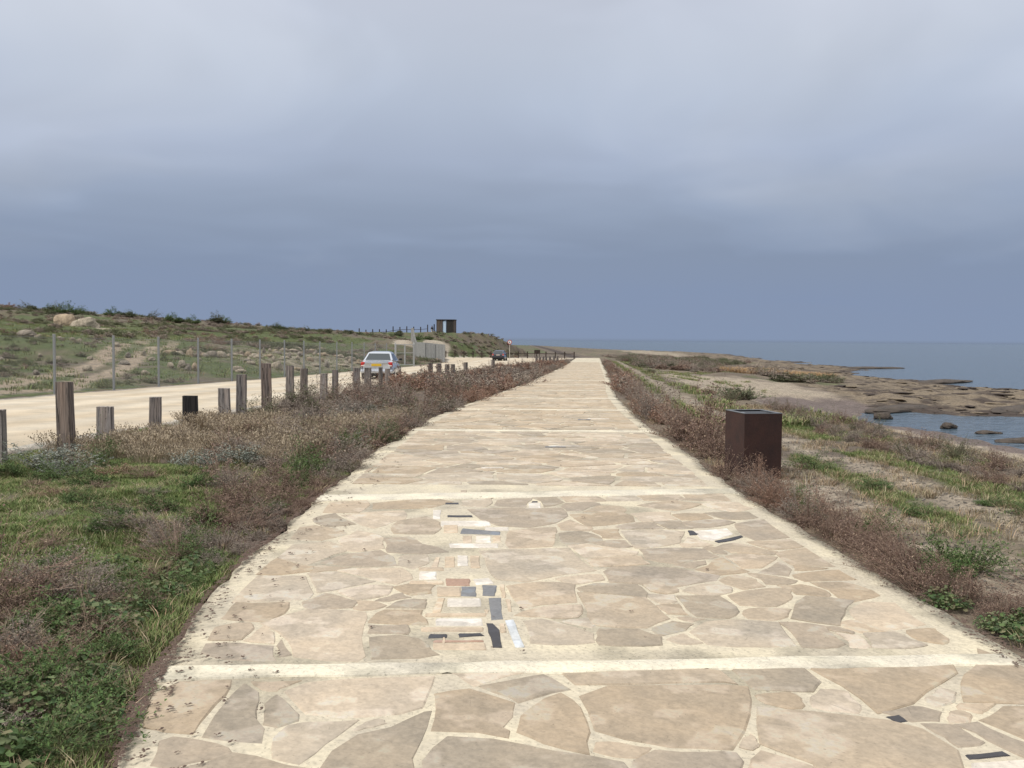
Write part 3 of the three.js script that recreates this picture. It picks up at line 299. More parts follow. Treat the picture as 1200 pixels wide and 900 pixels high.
{
  const rnd = mulberry(4242);
  for (const [kind, ...v] of STONES) {
    const poly = []; for (let i = 0; i < v.length; i += 2) poly.push([v[i] / 100, v[i + 1] / 100]);
    if (kind === 0) part('paving_stone', stoneGeometry(poly, rnd, 0.0035 + rnd() * 0.004, 0.012, 16, false), stoneMats[Math.floor(rnd() * 7)], path);
    else part(kind === 2 || kind === 3 ? 'slate_strip' : 'marble_strip', stoneGeometry(poly, rnd, 0.004 + rnd() * 0.003, 0.008, 10, false), stripMats[kind], path);
  }
  for (const poly of paving(10.75, 17.75, 118, rnd)) part('paving_stone', stoneGeometry(poly, rnd, 0.0045 + rnd() * 0.004, 0.02, 15), stoneMats[Math.floor(rnd() * 7)], path);
  // three more slivers of marble and slate further along, as in the nearer bay
  for (const [x, d, w, h, k] of [[0.55, 14.9, 0.34, 0.10, 3], [0.62, 15.06, 0.5, 0.07, 1], [1.5, 20.8, 0.3, 0.16, 3], [1.75, 21.1, 0.5, 0.12, 1], [-0.4, 12.2, 0.3, 0.08, 1]]) part(k === 3 ? 'slate_strip' : 'marble_strip', stoneGeometry([[x, d], [x + w, d + 0.02], [x + w, d + h], [x, d + h]], rnd, 0.016, 0.004, 8, false), stripMats[k], path);
  const bands = [4.56, 10.05, 18, 24.3]; for (let d = 30; d < 172; d += 5.8) bands.push(d);
  const rest = [];
  for (const [a, b, n] of [[-7.6, -1.1, 95], [-0.8, 3.05, 62], [18.25, 24.1, 100]]) rest.push(...paving(a, b, n, rnd));
  for (let i = 3; i < bands.length - 1 && bands[i] < 112; i++) rest.push(...paving(bands[i] + 0.2, bands[i + 1] - 0.2, 80, rnd));
  const geos = rest.map((q) => stoneGeometry(q, rnd, 0.008 + rnd() * 0.005, 0.01, 9, false));
  const groups = stoneMats.map(() => []); geos.forEach((g) => groups[Math.floor(rnd() * 7)].push(g));
  // one joined part beyond the first 300 stones; tone by vertex colour
  const tinted = geos.map((g) => { const c = [[0.46, 0.39, 0.30], [0.49, 0.415, 0.32], [0.43, 0.38, 0.305], [0.54, 0.47, 0.375], [0.49, 0.435, 0.355]][Math.floor(rnd() * 5)], n = g.attributes.position.count, a = new Float32Array(n * 3); for (let i = 0; i < n; i++) a.set(c, 3 * i); g.setAttribute('color', new THREE.BufferAttribute(a, 3)); return g; });
  const far = part('paving_stones', mergeGeometries(tinted), std({ vertexColors: true, map: T.stone, bumpMap: T.stoneBump, bumpScale: 0.012, roughness: 0.85 }), path); far.userData.kind = 'stuff';
  bands.forEach((d, i) => {
    const tilt = i === 0 ? 0.07 : i === 1 ? 0.16 : 0.03, w = i === 0 ? 0.17 : i === 1 ? 0.38 : 0.24, p = [], uv = [], idx = [], n = 40, xa = pathL(d) - 0.02, xb = pathR(d) - 0.05;
    for (let k = 0; k <= n; k++) { const x = mix(xa, xb, k / n), dc = d + tilt * (x - 0.2), h0 = w / 2 + (fbm(x * 3, d, 3, 330) - 0.5) * 0.06, h1 = w / 2 + (fbm(x * 3, d, 3, 331) - 0.5) * 0.06; for (const e of [-h0, -h0 * 0.96, 0, h1 * 0.96, h1]) { p.push(x, along(dc + e) + (Math.abs(e) > w * 0.4 && (e === -h0 || e === h1) ? -0.012 : 0.0095), -(dc + e)); uv.push(x / 2.1 + i * 0.37, (dc + e) / 2.1); } }
    for (let k = 0; k < n; k++) for (let m = 0; m < 4; m++) { const a = k * 5 + m; idx.push(a, a + 5, a + 1, a + 1, a + 5, a + 6); }
    const g = new THREE.BufferGeometry(); g.setAttribute('position', new THREE.Float32BufferAttribute(p, 3)); g.setAttribute('uv', new THREE.Float32BufferAttribute(uv, 2)); g.setIndex(idx); g.computeVertexNormals();
    part('concrete_band', g, bandMat, path);
  });
}
// ------------------------------------------------------------------ wooden bollards
const weathered = [[0.47, 0.44, 0.405], [0.39, 0.37, 0.345], [0.53, 0.50, 0.46], [0.35, 0.325, 0.295]].map((c) => std({ color: col(...c), map: T.wood, bumpMap: T.woodBump, bumpScale: 0.02, roughness: 0.95 }));
const reddish = std({ color: col(0.36, 0.305, 0.265), map: T.wood, bumpMap: T.woodBump, bumpScale: 0.02, roughness: 0.95 });
const charred = std({ color: col(0.03, 0.028, 0.028), map: T.wood, bumpMap: T.woodBump, bumpScale: 0.03, roughness: 0.8 });
function timberGeometry(w, h, l, rnd, sink = 0.35) {        // sawn sleeper end: chamfered, worn, slightly bowed
  const r = w * 0.08, prof = [], hw = w / 2, hl = l / 2; for (const [sx, sl, f] of [[1, 1, 0], [-1, 1, 1], [-1, -1, 0], [1, -1, 1]]) { const a = [sx * hw, sl * (hl - r)], b = [sx * (hw - r), sl * hl]; prof.push(...(f ? [b, a] : [a, b])); }
  const N = prof.length, ys = [-sink, 0, h * 0.35, h * 0.7, h - 0.02, h], p = [], uv = [], idx = [], bx = (rnd() - 0.5) * 0.03, bz = (rnd() - 0.5) * 0.03, jit = prof.map(() => (rnd() - 0.5) * w * 0.06), uo = rnd() * 5;
  ys.forEach((y, k) => { const s = k === ys.length - 1 ? 0.93 : 1 - 0.02 * k; for (let i = 0; i <= N; i++) { const q = prof[i % N]; p.push(q[0] * s + jit[i % N] * (k % 2 ? 1 : 0.3) + bx * y / h, y + (k >= 4 ? (jit[i % N] + q[0] * bx * 3) * 0.5 : 0), q[1] * s + bz * y / h); uv.push(uo + i / N * 2 * (w + l) / 0.5, y / 1.1); } });
  for (let k = 0; k < ys.length - 1; k++) for (let i = 0; i < N; i++) { const a = k * (N + 1) + i; idx.push(a, a + N + 1, a + 1, a + 1, a + N + 1, a + N + 2); }
  const g = new THREE.BufferGeometry(); g.setAttribute('position', new THREE.Float32BufferAttribute(p, 3)); g.setAttribute('uv', new THREE.Float32BufferAttribute(uv, 2)); g.setIndex(idx);
  const side = g.toNonIndexed(); side.computeVertexNormals();
  const o = (ys.length - 1) * (N + 1) * 3, cp = [], cu = []; for (let i = 1; i < N - 1; i++) for (const j of [0, i + 1, i]) { cp.push(p[o + 3 * j], p[o + 3 * j + 1], p[o + 3 * j + 2]); cu.push(p[o + 3 * j] * 2 + uo, p[o + 3 * j + 2] * 0.4); }
  const cap = new THREE.BufferGeometry(); cap.setAttribute('position', new THREE.Float32BufferAttribute(cp, 3)); cap.setAttribute('uv', new THREE.Float32BufferAttribute(cu, 2)); cap.computeVertexNormals();
  return mergeGeometries([side, cap]);
}
{
  const rnd = mulberry(77), G = 'timber bollards lining the dirt road';
  const rows = [
    [-7.02, 12.5, 0.76, 0.24, 0, 'grey timber bollard with a dark bolt hole near its top'],
    [-6.64, 13.7, 1.10, 0.23, 9, 'tall reddish-brown timber bollard, broadest of the road row'],
    [-6.72, 15.2, 0.64, 0.26, 2, 'short pale grey bollard next after the tall reddish-brown one'],
    [-6.45, 16.6, 0.74, 0.22, 0, 'narrow grey bollard with small knots beside the charred black one'],
    [-6.43, 18.4, 0.66, 0.29, 8, 'charred black timber bollard'],
    [-6.4, 20.5, 0.72, 0.26, 2, 'short pale bollard standing against a tall grey one'],
    [-6.3, 21.4, 1.0, 0.25, 1, 'tall grey bollard beside a shorter pale one, before the red-streaked one'],
    [-6.42, 24.1, 1.22, 0.28, 9, 'tall timber bollard with reddish streaks and a dark split on top'],
    [-6.37, 26.4, 1.12, 0.23, 1, 'tall slim grey bollard just after the red-streaked one'],
    [-6.18, 27.3, 1.02, 0.22, 3, 'brown-grey bollard closely paired with a tall slim one'],
    [-5.98, 29.2, 0.82, 0.23, 2, 'pale grey bollard of a close pair before the silver car'],
    [-5.75, 29.9, 0.92, 0.21, 1, 'darker grey bollard of a close pair before the silver car'],
    [-5.45, 32.2, 0.94, 0.26, 0, 'wide grey bollard in front of the silver car’s bumper end'],
    [-5.36, 34.2, 0.92, 0.27, 1, 'dark-faced bollard in front of the silver car’s number plate'],
    [-5.08, 35.7, 0.89, 0.15, 3, 'thin dark bollard in front of the silver car’s bumper'],
    [-4.97, 36.6, 0.82, 0.22, 0, 'pale grey bollard in front of the silver car’s tail light'],
  ];
  for (const [x, d, h, w, m, label] of rows) {
    const b = base('timber_bollard', x, groundY(x, d), -d, (rnd() - 0.5) * 0.5 + 0.2), g = timberGeometry(w, h, w * (0.72 + rnd() * 0.2), rnd);
    part('post', g, m === 9 ? reddish : m === 8 ? charred : weathered[m], b); b.rotation.z = (rnd() - 0.5) * 0.035; b.rotation.x = (rnd() - 0.5) * 0.03; tag(b, label.replace('’', "'"), 'bollard', G);
    if (m === 0 && d < 13) { const hole = new THREE.CylinderGeometry(0.016, 0.016, 0.012, 10); hole.rotateX(Math.PI / 2); hole.translate(0.03, h - 0.13, w * 0.45); part('bolt_hole', hole, charred, b); }
  }
  // short stumps further on, by the parking area
  for (const [x, d, h] of [[-4.35, 49, 0.75], [-4.0, 50.5, 0.7], [-3.75, 53, 0.62], [-3.5, 54.5, 0.6], [-2.95, 58.5, 0.66], [-1.45, 70, 0.7], [2.55, 97, 0.75], [2.95, 98.6, 0.7], [3.35, 100, 0.75], [3.7, 101, 0.7], [4.2, 102.5, 0.75], [4.7, 104, 0.75], [5.2, 106, 0.75]]) {
    const b = base('timber_bollard', x, groundY(x, d), -d, rnd()); part('post', timberGeometry(0.25, h + 0.12, 0.2, rnd), weathered[3], b); tag(b, 'short dark stump of a bollard showing above the shrubs by the parking area', 'bollard', 'stumps by the parking area');
  }
}
// ------------------------------------------------------------------ rusty steel litter bin
{
  const rust = std({ color: col(0.062, 0.034, 0.024), map: T.rust, roughness: 0.72, metalness: 0.15, bumpMap: T.soilBump, bumpScale: 0.002 }), rim = std({ color: col(0.30, 0.31, 0.32), roughness: 0.42, metalness: 0.7, map: T.grain }), inside = std({ color: col(0.05, 0.045, 0.045), roughness: 0.8 });
  const x = 3.18, d = 12.1, b = base('litter_bin', x, groundY(x, d) - 0.03, -d, 0.16), W = 0.51, H = 0.88, Lz = 0.62, t = 0.012;
  const plate = (name, w, h, l, px, py, pz) => { const g = box(w, h, l, px, py, pz), U = g.attributes.uv; for (let i = 0; i < U.count; i++) U.setXY(i, U.getX(i) * 0.6 + px, U.getY(i) * 0.9 + pz); return part(name, g, rust, b); };
  plate('front_panel', W, H, t, 0, H / 2, Lz / 2); plate('back_panel', W, H, t, 0, H / 2, -Lz / 2);
  plate('side_panel', t, H - 0.004, Lz - t - 0.002, -W / 2 + t / 2, H / 2 - 0.002, 0); plate('side_panel', t, H - 0.004, Lz - t - 0.002, W / 2 - t / 2, H / 2 - 0.002, 0);
  part('base_plate', box(W - 0.04, 0.02, Lz - 0.04, 0, 0.08, 0), inside, b);
  part('rim', merged([box(W + 0.012, 0.008, 0.05, 0, H + 0.004, Lz / 2 - 0.02), box(W + 0.012, 0.008, 0.05, 0, H + 0.004, -Lz / 2 + 0.02), box(0.05, 0.008, Lz - 0.05, -W / 2 + 0.02, H + 0.003, 0), box(0.05, 0.008, Lz - 0.05, W / 2 - 0.02, H + 0.003, 0)]), rim, b);
  part('liner', merged([box(0.008, 0.5, Lz - 0.16, -W / 2 + 0.06, H - 0.26, 0), box(0.008, 0.5, Lz - 0.16, W / 2 - 0.06, H - 0.26, 0), box(W - 0.128, 0.5, 0.008, 0, H - 0.26, Lz / 2 - 0.085), box(W - 0.128, 0.5, 0.008, 0, H - 0.26, -Lz / 2 + 0.085), box(W - 0.13, 0.008, Lz - 0.19, 0, H - 0.5, 0)]), inside, b);
  part('crossbar', box(W - 0.05, 0.012, 0.09, 0, H - 0.012, -0.06), rim, b);
  tag(b, 'rusty brown steel litter bin with a grey rim beside the stone path', 'litter bin');
}
// ------------------------------------------------------------------ chain-link fence
{
  const steel = std({ color: col(0.42, 0.43, 0.43), roughness: 0.6, metalness: 0.35, map: T.grain }), wire = std({ color: col(0.24, 0.25, 0.24), roughness: 0.5, metalness: 0.5 });
  const spots = [[-16.4, 24.6], [-16.05, 27.8], [-15.4, 31], [-14.75, 34.1], [-14.35, 37.4], [-13.9, 40.8], [-13.45, 44.2], [-13.0, 47.5], [-12.6, 51], [-12.25, 54.2], [-12.0, 57.5], [-11.7, 61.5], [-11.3, 65], [-11, 68.5], [-10.7, 72], [-10.35, 76]];
  const f = base('chain_link_fence', spots[0][0], 0, -spots[0][1]), H = 2.02, ox = spots[0][0], oz = -spots[0][1]; f.position.y = groundY(...spots[0]); const oy = f.position.y;
  spots.forEach(([x, d], i) => { const y = groundY(x, d) - oy, g = box(0.075, H + 0.3, 0.075, x - ox, y + H / 2 - 0.15, -d - oz, 0.012); part('fence_post', g, steel, f); });
  for (let i = 0; i < spots.length - 1; i++) {
    const [ax, ad] = spots[i], [bx, bd] = spots[i + 1], A = [ax - ox + 0.05, groundY(ax, ad) - oy, -ad - oz], B = [bx - ox + 0.05, groundY(bx, bd) - oy, -bd - oz], len = Math.hypot(bx - ax, bd - ad), Hm = 1.86, tb = new TB(), k = [1, 1, 1], pitch = 0.085;
    const at = (u, v) => [mix(A[0], B[0], u / len), mix(A[1], B[1], u / len) + 0.06 + v, mix(A[2], B[2], u / len)];
    for (let s = -Hm; s < len; s += pitch) for (const m of [0, 1]) { const u0 = Math.max(0, s), u1 = Math.min(len, s + Hm); if (u1 - u0 < 0.05) continue; const v0 = u0 - s, v1 = u1 - s; tb.seg(at(u0, m ? Hm - v0 : v0), at(u1, m ? Hm - v1 : v1), 0.0017, 0.0017, k); }
    const g = tb.build(); g.deleteAttribute('color'); part('wire_mesh', g, wire, f);
    part('line_wire', merged([0.08, 0.98, 1.9].map((v) => rod(at(0, v - 0.06), at(len, v - 0.06), 0.004, 5))), wire, f);
  }
  tag(f, 'chain-link fence with square grey posts along the far side of the dirt road', 'fence');
  // the gate at its end
  const g0 = [-10.15, 80], g1 = [-8.75, 82.2], gy = groundY(...g0), g = base('mesh_gate', g0[0], gy, -g0[1], Math.atan2(g1[1] - g0[1], g1[0] - g0[0])), len = Math.hypot(g1[0] - g0[0], g1[1] - g0[1]), pale = std({ color: col(0.5, 0.51, 0.5), roughness: 0.6, metalness: 0.3 });
  for (const x of [0, len]) part('gate_post', box(0.09, 2.3, 0.09, x, 0.95, 0, 0.015), pale, g);
  for (const [a, b] of [[0.1, len / 2 - 0.04], [len / 2 + 0.04, len - 0.1]]) { const leaf = part('gate_leaf', merged([box(0.06, 1.85, 0.05, a, 1.05, 0), box(0.06, 1.85, 0.05, b, 1.05, 0), box(b - a - 0.06, 0.06, 0.05, (a + b) / 2, 1.94, 0), box(b - a - 0.06, 0.06, 0.05, (a + b) / 2, 0.16, 0), box(b - a - 0.06, 0.05, 0.045, (a + b) / 2, 1.2, 0)]), pale, g); const tb = new TB(); for (let i = 1; i < 9; i++) tb.seg([mix(a, b, i / 9), 0.18, 0], [mix(a, b, i / 9), 1.92, 0], 0.008, 0.008, [1, 1, 1]); for (let i = 1; i < 14; i++) tb.seg([a + 0.03, 0.18 + i * 0.124, 0], [b - 0.03, 0.18 + i * 0.124, 0], 0.006, 0.006, [1, 1, 1]); const gg = tb.build(); gg.deleteAttribute('color'); part('wire_mesh', gg, wire, leaf); }
  tag(g, 'pale grey wire mesh double gate between chain-link fence and corrugated fence', 'gate');
}
// ------------------------------------------------------------------ corrugated sheet fence
{
  const sheet = [[0.56, 0.55, 0.52], [0.53, 0.52, 0.495], [0.59, 0.58, 0.545]].map((c) => std({ color: col(...c), roughness: 0.65, metalness: 0.25, map: T.grain }));
  const line = [[-8.05, 110, -1.12], [-9.3, 111.2, -1.1], [-10.55, 112.4, -0.9], [-11.8, 113.8, -0.65], [-12.25, 117, -0.35], [-12.8, 121, 0.05], [-13.4, 125.5, 0.45], [-14.1, 131, 0.85], [-15, 138, 1.2], [-16.0, 146, 1.5]];
  const f = base('corrugated_fence', line[0][0], groundY(line[0][0], line[0][1]), -line[0][1]);
  for (let i = 0; i < line.length - 1; i++) {
    const [ax, ad] = line[i], [bx, bd] = line[i + 1], n = 26, p = [], idx = [], len = Math.hypot(bx - ax, bd - ad), nx = (bd - ad) / len, nd = -(bx - ax) / len;
    const ya = Math.max(groundY(ax, ad), -9), yb = groundY(bx, bd);
    for (let k = 0; k <= n; k++) { const t = k / n, o = 0.05 * (k % 4 < 2 ? 1 : -1), y = mix(ya, yb, t); for (const v of [-0.4, 2.1]) p.push(mix(ax, bx, t) + nx * o - f.position.x, y + v - f.position.y, -(mix(ad, bd, t) + nd * o) - f.position.z); }
    for (let k = 0; k < n; k++) { const a = 2 * k; idx.push(a, a + 2, a + 1, a + 1, a + 2, a + 3); }
    const g = new THREE.BufferGeometry(); g.setAttribute('position', new THREE.Float32BufferAttribute(p, 3)); g.setAttribute('uv', new THREE.Float32BufferAttribute(p.flatMap((v, k) => k % 3 === 2 ? [] : [v * 0.5]), 2)); g.setIndex(idx); const q = g.toNonIndexed(); q.computeVertexNormals(); part('sheet_panel', q, sheet[i % 3], f);
    part('fence_post', box(0.08, 2.5, 0.08, ax - f.position.x - nx * 0.12, ya + 0.85 - f.position.y, -(ad - nd * 0.12) - f.position.z), sheet[1], f);
  }
  tag(f, 'grey corrugated metal fence climbing from the parking area up the slope', 'fence');
}
// ------------------------------------------------------------------ hut on the rise, people beside it
{
  const wood = std({ color: col(0.20, 0.165, 0.135), map: T.wood, roughness: 0.9 }), dark = std({ color: col(0.035, 0.033, 0.033), roughness: 0.8 }), slat = std({ color: col(0.13, 0.125, 0.105), map: T.wood, roughness: 0.85 }), pale = std({ color: col(0.55, 0.68, 0.82), roughness: 0.25 });
  const d = 190, x = -13.6, y = groundY(x, d), W = 3.7, H = 2.75, Dp = 2.6, h = base('hut', x, y - 0.05, -d, -0.1);
  part('wall', merged([box(1.25, H, Dp, -W / 2 + 0.625, H / 2, 0), box(1.55, H, 0.12, W / 2 - 0.775, H / 2, -Dp / 2 + 0.06), box(0.12, H, Dp - 0.12, W / 2 - 0.06, H / 2, 0.06)]), wood, h);
  part('roof', box(W + 0.2, 0.14, Dp + 0.2, 0, H + 0.07, 0, 0.02), dark, h);
  const pn = part('window', box(0.66, H - 0.35, 0.06, -0.2, H / 2 - 0.02, Dp / 2 - 0.12), pale, h); part('frame', merged([box(0.1, H, 0.14, -0.58, H / 2, Dp / 2 - 0.07), box(0.1, H, 0.14, 0.2, H / 2, Dp / 2 - 0.07), box(0.66, 0.14, 0.14, -0.2, H - 0.07, Dp / 2 - 0.07)]), dark, pn);
  const lv = part('louvre_panel', box(1.5, H - 0.1, 0.05, 1.02, H / 2, Dp / 2 - 0.14), dark, h); for (let i = 0; i < 12; i++) part('slat', box(1.4, 0.09, 0.06, 1.02, 0.2 + i * 0.21, Dp / 2 - 0.07), slat, lv);
  part('door', box(0.07, 1.9, 0.85, -W / 2 - 0.55, 0.95, Dp / 2 - 0.5), dark, h).rotation.y = 0.0;
  tag(h, 'small dark brown wooden hut with a pale window on the rise', 'hut');
}
function figure(joints, bones, res, size) {                 // smooth union of tapered capsules, meshed
  const mc = new MarchingCubes(res, new THREE.MeshStandardMaterial(), false, false, 40000); mc.isolation = 0; const h = size / 2;
  for (let k = 0; k < res; k++) for (let j = 0; j < res; j++) for (let i = 0; i < res; i++) {
    const px = (i / res * 2 - 1) * h, py = (j / res * 2 - 1) * h + h, pz = (k / res * 2 - 1) * h; let s = 9;
    for (const [a, b] of bones) { const A = joints[a], B = joints[b], ex = B[0] - A[0], ey = B[1] - A[1], ez = B[2] - A[2], t = clamp(((px - A[0]) * ex + (py - A[1]) * ey + (pz - A[2]) * ez) / (ex * ex + ey * ey + ez * ez + 1e-9)), r = Math.hypot(px - A[0] - ex * t, py - A[1] - ey * t, pz - A[2] - ez * t) - mix(A[3], B[3], t), q = clamp(0.5 + 0.5 * (s - r) / 0.04); s = mix(s, r, q) - 0.04 * q * (1 - q); }
    mc.field[i + j * res + k * res * res] = -s;
  }
  mc.update(); const n = mc.count, g = new THREE.BufferGeometry(), p = mc.positionArray.slice(0, n * 3); for (let i = 0; i < n; i++) { p[3 * i] *= h; p[3 * i + 1] = p[3 * i + 1] * h + h; p[3 * i + 2] *= h; }
  g.setAttribute('position', new THREE.BufferAttribute(new Float32Array(p), 3)); g.setAttribute('normal', new THREE.BufferAttribute(new Float32Array(mc.normalArray.slice(0, n * 3)), 3)); return g;
}
{
  const J = { hip: [0, 0.92, 0, 0.15], chest: [0, 1.28, 0, 0.16], neck: [0, 1.46, 0, 0.06], head: [0, 1.6, 0.01, 0.1], top: [0, 1.68, 0.01, 0.09], sl: [-0.18, 1.4, 0, 0.06], sr: [0.18, 1.4, 0, 0.06], el: [-0.24, 1.12, -0.02, 0.045], er: [0.24, 1.12, -0.02, 0.045], hl: [-0.23, 0.86, 0.05, 0.04], hr: [0.23, 0.86, 0.05, 0.04], tl: [-0.09, 0.88, 0, 0.1], tr: [0.09, 0.88, 0, 0.1], kl: [-0.1, 0.48, 0.03, 0.07], kr: [0.1, 0.48, -0.02, 0.07], al: [-0.1, 0.08, -0.02, 0.05], ar: [0.1, 0.08, -0.06, 0.05], fl: [-0.11, 0.04, 0.14, 0.04], fr: [0.11, 0.04, 0.1, 0.04] };
  const g = figure(J, [['hip', 'chest'], ['chest', 'neck'], ['neck', 'head'], ['head', 'top'], ['chest', 'sl'], ['chest', 'sr'], ['sl', 'el'], ['el', 'hl'], ['sr', 'er'], ['er', 'hr'], ['hip', 'tl'], ['hip', 'tr'], ['tl', 'kl'], ['kl', 'al'], ['tr', 'kr'], ['kr', 'ar'], ['al', 'fl'], ['ar', 'fr']], 56, 1.9);
  const P = g.attributes.position, c = []; for (let i = 0; i < P.count; i++) { const y = P.getY(i), z = P.getZ(i), r = Math.abs(P.getX(i)); c.push(...(y > 1.6 || (y > 1.5 && z < 0) ? [0.04, 0.03, 0.025] : y > 1.46 || (y < 0.93 && r > 0.2) ? [0.45, 0.28, 0.2] : y > 0.98 ? [0.06, 0.06, 0.075] : y > 0.09 ? [0.75, 0.73, 0.7] : [0.05, 0.05, 0.05])); }
  g.setAttribute('color', new THREE.Float32BufferAttribute(c, 3));
  const x = -16.55, d = 190, p = base('person', x, groundY(x, d) + 0.0, -d, 0.5); part('body', g, std({ vertexColors: true, roughness: 0.85 }), p); tag(p, 'person in dark top and white trousers standing near the hut', 'person');
}
// ------------------------------------------------------------------ post-and-rail fence, round sign, board
{
  const wood = std({ color: col(0.065, 0.047, 0.037), map: T.wood, roughness: 0.95 });
  const f = base('rail_fence', -12, groundY(-12, 164), -164), pts = []; for (let i = 0; i <= 15; i++) { const x = -13.5 + i * 1.62; pts.push([x, 164 + (x > 2 ? -(x - 2) * 0.35 : 0) + (x < -6 ? 1 : 0)]); }
  pts.forEach(([x, d]) => part('post', box(0.18, 1.6, 0.18, x - f.position.x, groundY(x, d) + 0.45 - f.position.y, -d - f.position.z, 0.02), wood, f));
  for (let i = 0; i < pts.length - 1; i++) { const [ax, ad] = pts[i], [bx, bd] = pts[i + 1], L = (x, d, h) => [x - f.position.x, groundY(x, d) + h - f.position.y, -d - f.position.z - 0.13]; part('rail', rod(L(ax, ad, 0.86), L(bx, bd, 0.86), 0.06, 6), wood, f); }
  tag(f, 'low dark wooden post-and-rail fence behind the parked dark car', 'fence');
  const f2 = base('ridge_fence', -37, groundY(-37, 205), -205); for (let i = 0; i < 13; i++) { const x = -37 + i * 1.55, d = 205 - i * 0.4, y = groundY(x, d) - f2.position.y; part('post', box(0.2, [1.9, 1.7, 2.4, 1.8, 2.0][i % 5], 0.2, x - f2.position.x, y + 0.6, -d - f2.position.z, 0.02), wood, f2); }
  for (let i = 0; i < 12; i++) { const L = (k) => { const x = -37 + k * 1.55, d = 205 - k * 0.4; return [x - f2.position.x, groundY(x, d) + 0.9 - f2.position.y, -d - f2.position.z]; }; part('rail', rod(L(i), L(i + 1), 0.05, 5), wood, f2); }
  tag(f2, 'dark wooden fence along the crest of the hill beyond the gate', 'fence');
  const s = base('road_sign', -0.42, groundY(-0.42, 145), -145), pale = std({ color: col(0.5, 0.46, 0.4), roughness: 0.6 });
  part('pole', rod([0, -0.3, 0], [0, 2.5, 0], 0.05, 10), pale, s);
  const disc = (r0, r1, z, m, name, parent) => { const g = r0 ? new THREE.RingGeometry(r0, r1, 32) : new THREE.CircleGeometry(r1, 32); g.translate(0, 2.72, z); return part(name, g, m, parent); };
  const plate = new THREE.CylinderGeometry(0.36, 0.36, 0.03, 32); plate.rotateX(Math.PI / 2); plate.translate(0, 2.72, 0.06); const pl = part('sign_plate', plate, std({ color: col(0.75, 0.75, 0.74), roughness: 0.5 }), s);
  disc(0.25, 0.36, 0.079, std({ color: col(0.36, 0.07, 0.06), roughness: 0.5 }), 'red_border', pl);
  part('symbol', merged([box(0.12, 0.2, 0.006, -0.04, 2.71, 0.08), box(0.2, 0.09, 0.006, -0.02, 2.62, 0.084)]), std({ color: col(0.1, 0.11, 0.15), roughness: 0.5 }), pl);
  tag(s, 'round road sign with red border on a pale pole beside the dark car', 'sign');
  const b = base('notice_board', 4.65, groundY(4.65, 172), -172); part('board', box(1.1, 0.75, 0.1, 0, 1.15, 0, 0.02), wood, b); for (const x of [-0.42, 0.42]) part('leg', box(0.1, 1.0, 0.09, x, 0.3, -0.1), wood, b); tag(b, 'dark brown board on two legs behind the rail fence', 'notice board');
}
// ------------------------------------------------------------------ cars
function loft(stations, n = 20, pw = 4) {                   // rounded cross-sections [z, halfWidth, y0, y1]
  const p = [], idx = []; for (const [z, hw, y0, y1, tuck = 0] of stations) for (let i = 0; i < n; i++) { const t = i / n * 2 * Math.PI + Math.PI / n, c = Math.cos(t), s = Math.sin(t), q = (v) => Math.sign(v) * Math.abs(v) ** (2 / pw), yy = q(s); p.push(q(c) * hw * (1 - tuck * Math.max(0, yy)), (y0 + y1) / 2 + yy * (y1 - y0) / 2, z); }
  const m = stations.length; for (let k = 0; k < m - 1; k++) for (let i = 0; i < n; i++) { const j = (i + 1) % n, a = k * n; idx.push(a + i, a + n + i, a + j, a + j, a + n + i, a + n + j); }
  for (const k of [0, m - 1]) { const c = p.length / 3, o = k * n; let sx = 0, sy = 0; for (let i = 0; i < n; i++) { sx += p[3 * (o + i)]; sy += p[3 * (o + i) + 1]; } p.push(sx / n, sy / n, p[3 * o + 2]); for (let i = 0; i < n; i++) { const j = (i + 1) % n; idx.push(...(k ? [c, o + i, o + j] : [c, o + j, o + i])); } }
  const g = new THREE.BufferGeometry(); g.setAttribute('position', new THREE.Float32BufferAttribute(p, 3)); g.setIndex(idx); g.computeVertexNormals(); return g;
}
function panel(pts, out, thick = 0.012) {                   // a flat pane from 3-D corners, pushed out along a direction
  const c = pts.reduce((a, v) => [a[0] + v[0] / pts.length, a[1] + v[1] / pts.length, a[2] + v[2] / pts.length], [0, 0, 0]), all = []; for (const v of pts) { all.push(new THREE.Vector3(v[0] + out[0] * thick, v[1] + out[1] * thick, v[2] + out[2] * thick), new THREE.Vector3(v[0] - out[0] * thick * 2, v[1] - out[1] * thick * 2, v[2] - out[2] * thick * 2)); } return new ConvexGeometry(all);
}
